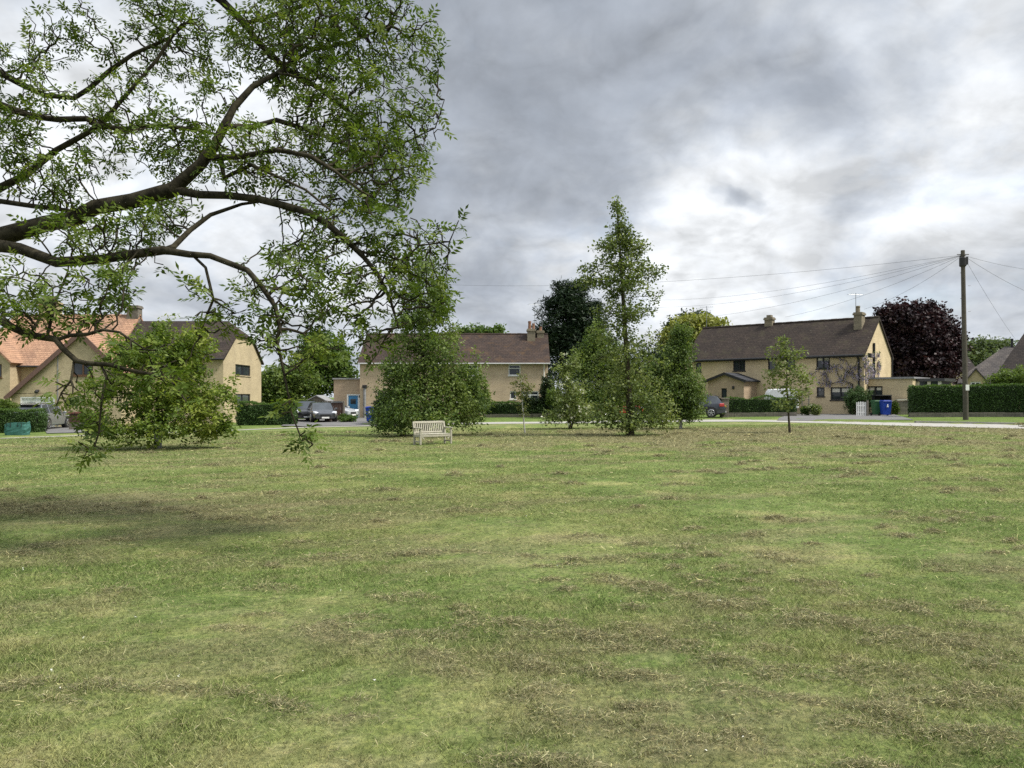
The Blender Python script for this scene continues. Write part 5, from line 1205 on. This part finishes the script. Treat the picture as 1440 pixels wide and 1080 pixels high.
# slender staked sapling
b, D = gbase(738.5, 609)
tree('sapling', 'thin young sapling with sparse yellowish leaves in front of the middle house', 'tree', b, D,
     [(733,555,14,22,0),(728,540,12,12,0),(742,548,11,14,0),(733,578,13,9,0),(735,528,7,8,0),(748,545,6,8,0)], trunk_px(b, D, [(735,575),(733,550),(734,530)]), M['l_sapling'], M['barkpale'], .036, n=100, fill=.8, step=.12, leaf_n=4, leaf_len=.13, leaf_w=.07, spread=.14, seed=33, r0=.006, extra=.5)
# white flowering tree
b, D = gbase(802, 603)
def blossom(root, C, r):
    q = C[r.random(len(C)) < .07]; V, Fq, var = leaf_clusters(q, r, 5, .14, .12, .09); link_mesh('blossom', mesh_np('blossom', V, Fq, var), M['petal'], root)
tree('flowering_tree', 'small light green tree dotted with white blossom left of the tall slender tree', 'tree', b, D,
     [(800,545,26,34,0),(796,520,18,24,0),(805,575,34,20,0),(785,585,26,12,-.4),(822,585,18,14,0),(808,510,12,14,0),(770,592,10,6,-.5),(800,560,20,14,-.5)], trunk_px(b, D, [(801,585),(799,555),(798,520)]), M['l_rowan'], M['bark'], .085, n=420, fill=1.3, step=.22, leaf_n=7, leaf_len=.17, leaf_w=.07, spread=.24, seed=34, gap=.35, extra=.5, sub=blossom,
     stems=[([(.18,.05,.5),(.4,.1,1.2)], [.05,.03,.02]), ([(-.15,-.05,.5),(-.4,-.1,1.1)], [.05,.03,.02])])
# tall alder
b, D = gbase(886, 612)
tree('slender_tree', 'tallest slender tree with narrow open top near the middle of the green', 'tree', b, D,
     [(868,296,10,20,0,1.6),(872,330,25,20,0,1.7),(858,345,27,12,0,1.5),(892,348,23,14,0,1.5),(875,372,44,18,0,1.6),(832,376,22,8,0,1.4),(918,384,22,10,0,1.4),(880,402,52,20,0,1.5),(826,396,28,9,0,1.4),(880,440,48,22,0,1.3),(880,470,46,20,0,.85),(885,505,52,26,0,.85),(886,545,58,30,0),(860,580,34,24,-.5),(915,575,40,26,-.4),(886,590,52,16,-.6),(935,590,22,12,0)],
     trunk_px(b, D, [(885,560),(880,480),(875,400),(870,330),(867,282)]), M['l_alder'], M['bark'], .17, n=1700, fill=1.1, step=.2, leaf_n=8, leaf_len=.125, leaf_w=.09, spread=.25, seed=35, gap=.38, extra=.35, r0=.009,
     stems=[([(-.22,0,.35),(-.5,0,1.0)], [.05,.04,.02]), ([(.25,.1,.6),(.6,.1,1.3)], [.04,.03,.02])])
# birch, right of it
b, D = gbase(957.5, 603)
tree('birch_tree', 'slim weeping birch with pale thin trunk left of the dark grey car', 'tree', b, D,
     [(955,500,22,32,0),(958,470,13,20,0),(948,540,36,34,0),(966,550,28,34,0),(935,570,30,20,0),(965,580,26,12,0),(925,530,18,24,0)], trunk_px(b, D, [(957,580),(956,530),(957,480),(958,462)]), M['l_birch'], M['barkpale'], .075, n=800, fill=2.2, step=.22, leaf_n=11, leaf_len=.12, leaf_w=.075, spread=.26, seed=36, gap=.22, extra=.8, droop=.06, leafdroop=.6)
# little tree at right
b, D = gbase(1111, 608.5)
tree('small_tree', 'small airy tree with slim trunk in front of the square hedge', 'tree', b, D,
     [(1108,500,22,18,0),(1103,482,14,10,0),(1110,525,30,18,0),(1088,530,18,14,0),(1132,535,16,16,0),(1112,548,36,12,0),(1100,568,20,9,-.3),(1128,492,8,6,0),(1080,500,8,6,0),(1125,562,14,10,0)], trunk_px(b, D, [(1109,585),(1107,550),(1106,510),(1105,485)]), M['l_rowan'], M['bark'], .055, n=420, fill=.5, step=.18, leaf_n=7, leaf_len=.15, leaf_w=.08, spread=.18, seed=37, gap=.40, extra=.4, r0=.006)
mb = MB(); 
# background trees
def bgtree(name, label, px, D, blobs, lk, n, leaf_n=9, ll=.34, lw=.22, sp=.45, seed=1, gap=.25, rt=.25, step=.5, bark='bark', group=None, top=None):
    x = PX(px, D); b = (x, D, float(gz(x, D))); t = min(q[1] for q in blobs) if top is None else top
    m_ = max(q[1] for q in blobs); zz = [PZ(m_, D)-b[2], PZ((t+m_)/2, D)-b[2], PZ(t+8, D)-b[2]]
    tree(name, label, 'tree', b, D, blobs, [(0,0,max(.4, q)) for q in zz], M['l_'+lk], M[bark], rt, n=n, step=step, leaf_n=leaf_n, leaf_len=ll, leaf_w=lw, spread=sp, seed=seed, gap=gap, extra=.9, r0=.015, group=group, ns=5, fill=3.2)
bgtree('dark_tree', 'blackish green tree with ragged top behind the middle house chimney', 800, 84, [(800,440,34,32,0),(780,470,30,34,0),(822,460,30,40,0),(800,415,24,18,0),(768,440,14,9,0),(772,425,12,7,0),(838,432,12,8,0),(836,460,14,10,0),(800,500,40,40,0),(818,405,16,7,0),(790,402,12,7,0),(762,470,12,10,0)], 'conifer', 900, 11, .5, .11, .5, 41, .33, .3)
bgtree('broadleaf_tree', 'dull green tree standing left of the slender tree, over the red car', 838, 59, [(838,520,30,46,0),(826,550,32,30,0),(850,560,30,26,0),(842,480,20,30,0),(870,540,30,40,0),(858,500,22,34,0),(820,510,18,24,0)], 'hornbeam', 750, 10, .18, .11, .36, 42, .3, .14, .36)
bgtree('yellow_tree', 'golden yellow leaved tree above the end of the brown roof', 975, 82, [(980,458,30,16,0),(1000,458,22,12,0),(955,475,24,26,0),(975,480,36,24,0),(940,490,16,22,0)], 'yellow', 360, 8, .36, .24, .5, 43, .15)
bgtree('dark_tree', 'dark evergreen tree top behind the golden yellow tree', 968, 98, [(968,452,30,14,0),(948,462,14,10,0),(985,446,14,8,0),(960,480,40,20,0)], 'dark', 220, 8, .38, .2, .5, 44, .2)
bgtree('copper_beech', 'large dark purple copper beech right of the stone house gable', 1292, 74, [(1285,470,48,40,0),(1268,450,34,26,0),(1310,480,44,40,0),(1290,520,58,40,0),(1330,505,24,30,0),(1245,500,26,50,0),(1248,440,14,10,0),(1300,440,24,16,0),(1330,470,14,16,0),(1275,540,50,24,0)], 'beech', 1400, 11, .32, .22, .45, 45, .22, .4)
bgtree('broadleaf_tree', 'round mid green tree above the parked cars between the two left houses', 445, 74, [(445,500,36,30,0),(470,505,30,28,0),(440,535,42,30,0),(480,530,24,24,0),(455,478,22,12,0)], 'green', 480, 8, .3, .2, .42, 46, .2)
bgtree('broadleaf_tree', 'lower dull green tree right beside the left house gable', 400, 70, [(400,545,34,24,0),(385,535,22,22,0),(420,535,28,26,0),(375,555,16,16,0)], 'hornbeam', 330, 8, .26, .17, .4, 47, .15)
bgtree('broadleaf_tree', 'bright treetop showing over the ridge of the middle house', 678, 96, [(675,468,24,10,0),(700,466,14,7,0),(652,466,10,8,0),(680,490,40,22,0)], 'green', 220, 8, .36, .24, .5, 48, .1)
bgtree('pale_tree', 'pale feathery tree right behind the pole, above the slate bungalow', 1385, 125, [(1360,495,20,18,0),(1385,488,20,14,0),(1408,490,18,14,0),(1375,510,40,20,0),(1345,500,8,16,0)], 'pale', 330, 8, .45, .26, .7, 49, .2, .3, .7)
bgtree('pale_tree', 'distant pale treetop between left house gable and round green tree', 385, 110, [(385,540,26,16,0),(410,538,22,16,0),(395,525,14,10,0)], 'pale', 180, 8, .45, .28, .7, 50, .1, .25, .7)
bgtree('dark_tree', 'dark tree filling the gap behind the red car and the birch', 930, 80, [(925,520,40,36,0),(900,540,34,30,0),(960,530,30,36,0)], 'dark', 330, 8, .36, .22, .5, 51, .1)
# shrubs
shrub('shrub', 'dark conical evergreen shrub at the right corner of the middle house', 770, 552, 60, 11, 24, 'dark', 61, 260, .14)
shrub('shrub', 'yellowish green bush beside the dark conical shrub', 780, 560, 58.5, 13, 14, 'laurel', 62, 240, .13)
shrub('shrub', 'dark shadowy bush between conical shrub and hedge end', 748, 566, 60, 14, 7, 'dark', 63, 160, .13)
shrub('shrub', 'loose green bush at the left end of the middle house hedge', 668, 558, 60, 22, 26, 'hornbeam', 64, 380, .15)
shrub('clipped_bush', 'large rounded clipped bush behind the picket gate', 1208.5, 564.5, 56.5, 20, 18.5, 'hedge', 65, 900, .085, None, .8)
shrub('shrub', 'yellow green bush between the bin store and the low wall', 1257.5, 574, 56.2, 5.5, 9, 'laurel', 66, 160, .12)
shrub('flowering_bush', 'white flowering bush before the stone house front door', 1146, 576, 56, 9, 7, 'rowan', 67, 160, .12, None, .8, .35)
shrub('flowering_bush', 'low pink and green border bush under the stone house window', 1132, 577, 56.5, 6, 6, 'green', 68, 120, .11, None, .8, .15)
shrub('shrub', 'big light green bush rising over the right end of the long hedge', 1428, 538, 58.5, 36, 20, 'laurel', 69, 620, .16)
shrub('shrub', 'small yellow green bush left of the right big bush behind the hedge', 1322, 545, 60, 14, 8, 'laurel', 70, 200, .13)
shrub('shrub', 'bright yellow green bush over the far left hedge', 4, 572, 45.5, 20, 9, 'laurel', 71, 300, .12)
shrub('shrub', 'dark climber clump beside the left house lower window', 97, 566, 51.8, 5, 5, 'dark', 72, 90, .11)
shrub('shrub', 'dark dense bush left of the big bushy tree beside the blue bin', 548, 570, 52, 24, 26, 'dark', 73, 420, .14)
shrub('low_shrub', 'grassy low shrub at the foot of the brown board fence', 488, 589, 55, 14, 5, 'hedgetop', 74, 120, .12)

# ------------------------------------------------------------------ the big ash whose limbs hang over the left of the picture
ar = np.random.default_rng(77)
TX, TY = -10.8, 12.2; tz = float(gz(TX, TY)); ash = empty('ash_tree', (TX, TY, tz), 0, 'large old ash tree whose long limbs and hanging sprays fill the upper left', 'tree')
O = np.array([TX, TY, tz])
def q3(px, py, D): return np.array(P(px, py, D)) - O
sk = Skel()
sk.line([(0,0,-.3),(.05,0,1.0),(.1,0,2.6),(.25,-.1,4.2),(.5,-.1,6.2),(.7,.2,8.5),(.9,.4,11)], [.62,.5,.44,.4,.32,.22,.12], -1, .3)
def tnode(z): return sk.nearest((.25, -.1, z))
def limb(start, pts, rads):
    """pts (px,py,D); start is a node index or None for nearest existing wood"""
    w = [q3(*p) for p in pts]; s = start if start is not None else sk.nearest(w[0])
    return sk.line(w, [q*.78 for q in rads], s, .14)
limb(tnode(3.6), [(-180,362,11.6),(-80,346,11.2),(0,333,10.9),(63,315,10.7),(104,308,10.6),(132,292,10.5),(185,283,10.4),(242,267,10.3),(283,230,10.3),(302,204,10.3),(329,151,10.4),(355,122,10.5),(378,109,10.6),(400,98,10.7)], [.22,.19,.17,.145,.14,.135,.13,.12,.10,.078,.062,.052,.045,.038,.032])
limb(None, [(244,267,10.3),(280,274,10.2),(320,275,10.1),(363,280,10.0),(403,290,9.9),(437,300,9.8),(463,317,9.7),(493,343,9.6),(512,362,9.55),(531,385,9.5),(549,421,9.5),(560,460,9.5)], [.075,.07,.065,.06,.055,.05,.045,.04,.033,.027,.02,.014,.01])
limb(None, [(299,222,10.3),(333,221,10.1),(389,211,9.9),(435,219,9.7),(470,240,9.6),(510,270,9.5)], [.05,.045,.04,.03,.022,.014])
limb(None, [(322,178,10.3),(355,178,10.5),(389,169,10.7),(430,182,10.9),(478,200,11),(520,215,11)], [.05,.045,.04,.03,.022,.014])
limb(None, [(315,250,10.3),(353,232,10.0),(387,247,9.8),(430,267,9.6),(470,300,9.5)], [.035,.03,.025,.02,.012])
limb(tnode(3.2), [(-160,366,11.3),(-60,355,10.9),(0,346,10.6),(30,350,10.4),(81,369,10.1),(141,365,9.8),(185,358,9.6),(230,352,9.4),(267,358,9.2),(296,360,9.1),(322,370,9.0),(348,380,8.9),(366,400,8.8),(387,431,8.75),(394,463,8.7),(389,477,8.7),(396,509,8.65),(404,548,8.6),(409,579,8.6),(422,612,8.55),(440,625,8.55)], [.16,.13,.115,.10,.09,.08,.068,.06,.052,.046,.04,.035,.03,.026,.022,.018,.015,.012,.011,.009,.008,.006])
limb(None, [(228,352,9.4),(244,347,9.5),(267,324,9.7),(296,302,9.9),(340,287,10.1),(390,280,10.3)], [.05,.047,.042,.035,.026,.016])
limb(None, [(270,358,9.2),(289,376,9.1),(300,421,9.0),(285,458,9.0),(278,480,9.0)], [.024,.02,.016,.012,.008])
limb(tnode(2.9), [(-160,432,10.6),(-60,436,10),(0,451,9.5),(17,460,9.4),(39,470,9.2),(54,473,9.1),(78,477,9),(88,490,8.9),(107,507,8.8),(123,511,8.7),(155,513,8.6),(180,520,8.5),(215,527,8.4),(245,540,8.3),(262,565,8.3)], [.11,.085,.062,.055,.05,.046,.043,.04,.037,.034,.03,.025,.02,.015,.01,.006])
limb(None, [(80,478,9),(97,472,8.9),(123,470,8.8),(145,464,8.7),(168,467,8.6),(184,478,8.5),(205,492,8.5)], [.03,.027,.024,.02,.017,.013,.008])
limb(None, [(141,512,8.65),(150,530,8.6),(143,562,8.5),(139,608,8.45),(130,638,8.4),(116,646,8.4)], [.018,.015,.012,.01,.008,.005])
limb(None, [(104,508,8.8),(100,535,8.7),(86,553,8.7),(79,571,8.7)], [.016,.013,.01,.006])
limb(None, [(66,475,9.05),(72,450,9.1),(78,425,9.2),(88,400,9.3),(96,380,9.4)], [.022,.018,.015,.012,.008])
limb(None, [(42,470,9.2),(58,445,9.3),(75,430,9.4),(74,405,9.5)], [.02,.016,.012,.008])
limb(tnode(5.2), [(-130,130,12),(0,148,11.6),(47,164,11.4),(79,168,11.3),(123,167,11.2),(135,176,11.15),(173,182,11),(220,176,10.9),(274,182,10.8),(310,190,10.8)], [.12,.08,.06,.052,.047,.042,.038,.032,.026,.02,.012])
limb(tnode(5.8), [(-130,60,12.3),(0,102,12),(31,119,11.9),(63,134,11.8),(104,138,11.7),(126,124,11.7),(157,97,11.7),(189,75,11.6),(239,53,11.6),(267,28,11.6)], [.1,.07,.06,.052,.045,.04,.036,.03,.024,.018,.012])
limb(tnode(4.3), [(-100,315,11.8),(0,264,11.5),(38,245,11.4),(79,211,11.3),(126,185,11.2),(151,164,11.2),(185,125,11.2),(220,85,11.3),(250,40,11.4)], [.1,.08,.062,.056,.05,.042,.036,.028,.02,.012])
limb(None, [(-90,318,11.3),(0,283,11.1),(47,290,10.9),(104,297,10.6)], [.06,.045,.038,.034,.03])
limb(tnode(8.2), [(-100,-330,12.5),(120,-130,12.4),(311,0,12.2),(344,33,12.1),(362,58,12),(400,95,11.9),(450,125,11.8),(500,165,11.7),(540,225,11.6),(565,290,11.5)], [.17,.13,.085,.058,.052,.046,.04,.032,.024,.017,.01])
limb(None, [(400,93,11.9),(440,70,11.8),(490,60,11.8),(540,40,11.8)], [.035,.03,.022,.016,.01])
limb(None, [(345,33,12.1),(420,10,12.3),(480,-20,12.4),(540,-60,12.5)], [.04,.035,.028,.02,.012])
limb(None, [(540,390,9.5),(590,345,9.5),(632,340,9.5),(645,310,9.5)], [.014,.012,.009,.006])
limb(None, [(520,215,11),(570,200,11),(612,180,11),(625,140,11)], [.014,.012,.009,.006])
limb(tnode(9.0), [(-500,-400,12.5),(-700,-300,12.8)], [.16,.1,.05]); limb(tnode(7), [(-700,50,11),(-900,100,10.5)], [.14,.09,.04]); limb(tnode(4.6), [(-500,250,9),(-450,300,7.2),(-420,350,6)], [.12,.08,.05,.03])
limb(tnode(6.5), [(-450,0,14.5),(-380,-50,16.5)], [.12,.08,.04])
main_n = len(sk.p)
BL = [(480,50,125,75,11.3,470),(500,165,110,75,11,470),(520,250,88,60,10.4,360),(552,330,60,55,9.9,280),(566,395,48,45,9.6,150),(596,325,38,20,9.6,40),(598,175,26,38,11,45),(600,90,14,45,11.5,20),(420,320,80,55,9.8,170),
      (395,65,80,60,11.6,200),(330,120,60,55,10.8,150),(200,60,115,65,11.6,310),(80,85,100,65,11.9,290),(160,145,115,55,11.2,190),(60,190,75,45,11.3,110),(20,220,34,36,11,40),(250,205,75,50,10.7,110),
      (360,225,75,55,10.1,120),(190,245,65,40,10.5,95),(95,255,70,40,10.8,85),(30,395,46,34,9.4,60),(36,440,44,26,9.2,75),(170,400,60,34,9.2,80),(140,330,80,25,9.9,90),(320,400,60,45,9,110),(340,330,60,30,9.4,100),(240,310,60,26,9.9,70),(430,410,55,55,9.2,140),(385,470,36,34,8.8,55),
      (450,490,42,24,8.8,45),(500,430,40,50,9.3,80),(524,470,34,40,9.4,50),(432,615,20,14,8.55,10),(405,560,18,30,8.6,10),(600,400,34,50,9.6,110),(590,450,34,26,9.5,60),(620,360,22,30,9.6,40),(560,300,50,40,10,90),(130,615,22,30,8.45,18),(160,545,34,20,8.6,22),(105,545,30,24,8.7,12),(230,520,40,22,8.4,35),(200,490,40,22,8.5,28),(100,440,50,30,9.2,40),(300,455,26,26,9,16),
      (-140,120,170,120,11.8,220),(-140,330,110,70,11,80),(-500,100,300,250,12,300),(100,-150,300,120,12,250),(430,-130,150,90,12.2,130),(-300,-250,350,150,12.5,200),(-480,300,150,120,8,120),(-420,0,200,150,15.5,150),(600,-60,40,60,12,30)]
A = []
for px, py, rx_, ry_, D, n in BL:
    c = q3(px, py, D); dz = .55*min(rx_, 130)/F*D+.25
    A.append(ellip_pts(c, (rx_/F*D, dz, ry_/F*D), int(n*3.5), ar, .4))
A = np.concatenate(A); A = A[gap3(A, 1.15, 9) > .29]; A = A[A[:, 2]+O[2] > .75]
colonize(sk, A, .10, .15, 2.2, ar, 90, .04, .42)
rad, kids = finish_radii(sk, .0066, 2.25)
Pn = np.array(sk.p); par = np.array(sk.par); n_ = len(Pn)
is_trunk = np.zeros(n_, bool); i = tnode(11.5)
while i >= 0: is_trunk[i] = True; i = par[i]
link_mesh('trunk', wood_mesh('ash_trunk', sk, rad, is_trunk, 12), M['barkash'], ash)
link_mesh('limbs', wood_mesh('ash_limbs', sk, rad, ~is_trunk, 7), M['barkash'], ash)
late = (np.arange(n_) > main_n) | (rad < .0095); tip = (kids == 0) & late; thin = (rad < .013) & (kids > 0) & late & (ar.random(n_) < np.where(rad < .008, .28, .14))
dirs = Pn-Pn[np.maximum(par, 0)]; dirs /= np.linalg.norm(dirs, axis=1, keepdims=True)+1e-9
sel = tip | thin
V, Fq, var = pinnate(Pn[sel], dirs[sel], ar, 3, .155, 7, .082, .031)
link_mesh('crown', mesh_np('ash_crown', V, Fq, var), M['l_ash'], ash)
print('ASH nodes', n_, 'attractors', len(A), 'clusters', sel.sum(), 'leaf faces', len(Fq))

# ------------------------------------------------------------------ sky, sun, camera
sx, sy, sz = .80, -.25, 1.10; L_ = math.sqrt(sx*sx+sy*sy+sz*sz); sx, sy, sz = sx/L_, sy/L_, sz/L_
el = math.asin(sz); az = math.atan2(sx, sy)
w = bpy.data.worlds.new('World'); scene.world = w; w.use_nodes = True; nt = w.node_tree; bg = nt.nodes['Background']; bg.inputs['Strength'].default_value = .1
sky = N(nt, 'ShaderNodeTexSky', sky_type='NISHITA', sun_disc=False, sun_elevation=el, sun_rotation=az, air_density=1.0, dust_density=1.5)
tc = N(nt, 'ShaderNodeTexCoord'); dirv = tc.outputs['Generated']; sp = N(nt, 'ShaderNodeSeparateXYZ'); nt.links.new(dirv, sp.inputs[0])
zz = math_n(nt, 'ADD', math_n(nt, 'MAXIMUM', sp.outputs[2], 0.0), .44)
cb = N(nt, 'ShaderNodeCombineXYZ'); nt.links.new(math_n(nt, 'DIVIDE', sp.outputs[0], zz), cb.inputs[0]); nt.links.new(math_n(nt, 'DIVIDE', sp.outputs[1], zz), cb.inputs[1])
pl = cb.outputs[0]
def cloud_dir(px, py): v = Vector(((px-CX)/F, 1, (HY-py)/F)); v.normalize(); return v
wn = N(nt, 'ShaderNodeTexNoise'); wn.inputs['Scale'].default_value = 5; wn.inputs['Detail'].default_value = 6; nt.links.new(dirv, wn.inputs['Vector'])
wv = N(nt, 'ShaderNodeVectorMath', operation='MULTIPLY_ADD'); nt.links.new(wn.outputs['Color'], wv.inputs[0]); wv.inputs[1].default_value = (.3,.3,.22); wv.inputs[2].default_value = (-.15,-.15,-.11)
wa_ = N(nt, 'ShaderNodeVectorMath', operation='ADD'); nt.links.new(dirv, wa_.inputs[0]); nt.links.new(wv.outputs[0], wa_.inputs[1])
wnn = N(nt, 'ShaderNodeVectorMath', operation='NORMALIZE'); nt.links.new(wa_.outputs[0], wnn.inputs[0]); wdir = wnn.outputs[0]
wv2 = N(nt, 'ShaderNodeVectorMath', operation='MULTIPLY_ADD'); wn2 = N(nt, 'ShaderNodeTexNoise'); wn2.inputs['Scale'].default_value = 16; wn2.inputs['Detail'].default_value = 6; nt.links.new(dirv, wn2.inputs['Vector'])
nt.links.new(wn2.outputs['Color'], wv2.inputs[0]); wv2.inputs[1].default_value = (.07,.07,.045); wv2.inputs[2].default_value = (-.035,-.035,-.0225)
wb_ = N(nt, 'ShaderNodeVectorMath', operation='ADD'); nt.links.new(dirv, wb_.inputs[0]); nt.links.new(wv2.outputs[0], wb_.inputs[1])
wnb = N(nt, 'ShaderNodeVectorMath', operation='NORMALIZE'); nt.links.new(wb_.outputs[0], wnb.inputs[0])
def blob(px, py, rpx, amp):
    d = cloud_dir(px, py); c = math.cos(math.atan(rpx/F)); dp = N(nt, 'ShaderNodeVectorMath', operation='DOT_PRODUCT'); nt.links.new(wdir if rpx > 60 else wnb.outputs[0], dp.inputs[0]); dp.inputs[1].default_value = d
    mr = N(nt, 'ShaderNodeMapRange', interpolation_type='SMOOTHSTEP'); nt.links.new(dp.outputs['Value'], mr.inputs[0]); mr.inputs[1].default_value = c; mr.inputs[2].default_value = 1.0; mr.inputs[3].default_value = 0; mr.inputs[4].default_value = amp
    return mr.outputs[0]
def layers(vec):
    n1 = noise(nt, vec, 1.4, 8, .56, .2); n2 = noise(nt, vec, 4.0, 8, .6, .3); n3 = noise(nt, vec, 2.6, 3, .5, .6); n4 = noise(nt, vec, 7.5, 4, .55, .5)
    bil = math_n(nt, 'ABSOLUTE', math_n(nt, 'SUBTRACT', n3, .5)); bil2 = math_n(nt, 'ABSOLUTE', math_n(nt, 'SUBTRACT', n4, .5))     # rounded cloud heads with crisp creases
    q = math_n(nt, 'ADD', math_n(nt, 'MULTIPLY', n1, .62), math_n(nt, 'MULTIPLY', n2, .40))
    return math_n(nt, 'SUBTRACT', math_n(nt, 'SUBTRACT', q, math_n(nt, "MULTIPLY", bil, .65)), math_n(nt, 'MULTIPLY', bil2, .30))
tA = layers(pl); of = N(nt, 'ShaderNodeVectorMath', operation='ADD'); nt.links.new(pl, of.inputs[0]); of.inputs[1].default_value = (.055, .05, 0)
rel = math_n(nt, 'SUBTRACT', tA, layers(of.outputs[0]))      # thickness falling off towards the sun: lit flank of a cloud
t = math_n(nt, 'ADD', tA, 0.5-.51+.05)
for px, py, rp, am in BLOBS: t = math_n(nt, 'ADD', t, blob(px, py, rp, am))
cl = ramp(nt, t, CLOUD)
lit = math_n(nt, 'MINIMUM', math_n(nt, 'MAXIMUM', math_n(nt, 'ADD', math_n(nt, 'MULTIPLY', rel, 2.4), 1.0), .72), 1.4); lc = N(nt, 'ShaderNodeCombineXYZ')
for i_ in range(3): nt.links.new(lit, lc.inputs[i_])
cl = mix(nt, 1, cl, lc.outputs[0], 'MULTIPLY')
hol = math_n(nt, 'MULTIPLY', ramp(nt, noise(nt, pl, 1.9, 7, .6, .2), [(.56, (0,0,0)), (.68, (1,1,1))]), .32)
sk_s = mix(nt, 1, sky.outputs[0], (1.0,1.0,1.0), 'MULTIPLY')
zr = N(nt, 'ShaderNodeMapRange', interpolation_type='SMOOTHSTEP'); nt.links.new(sp.outputs[2], zr.inputs[0])
for i_, v_ in enumerate((.50, .85, 1.0, 2.6)): zr.inputs[i_+1].default_value = v_
zc = N(nt, 'ShaderNodeCombineXYZ')
for i_ in range(3): nt.links.new(zr.outputs[0], zc.inputs[i_])
nt.links.new(mix(nt, 1, mix(nt, hol, cl, sk_s), zc.outputs[0], 'MULTIPLY'), bg.inputs['Color'])
sun = bpy.data.lights.new('sun', 'SUN'); sun.energy = 2.9; sun.angle = R(14); sun.color = (1, .95, .86)
so = bpy.data.objects.new('sun', sun); COL.objects.link(so); so.rotation_euler = Vector((sx, sy, sz)).to_track_quat('Z', 'Y').to_euler(); so.location = (30, -10, 40)
cam = bpy.data.cameras.new('camera'); co_ = bpy.data.objects.new('camera', cam); COL.objects.link(co_); scene.camera = co_
co_.location = (0, 0, EYE); co_.rotation_euler = (R(90), 0, 0); cam.sensor_fit = 'HORIZONTAL'; cam.sensor_width = 36; cam.lens = 27; cam.shift_y = 16/1440; cam.clip_start = .05; cam.clip_end = 3000
vs = scene.view_settings; vs.view_transform = 'Standard'; vs.look = 'None'; vs.gamma = 1; vs.use_curve_mapping = False; vs.exposure = EXPO
scene.render.engine = 'CYCLES'; cy = scene.cycles; cy.max_bounces = 6; cy.diffuse_bounces = 3; cy.glossy_bounces = 3; cy.transmission_bounces = 3; cy.use_denoising = False; cy.sample_clamp_indirect = 8
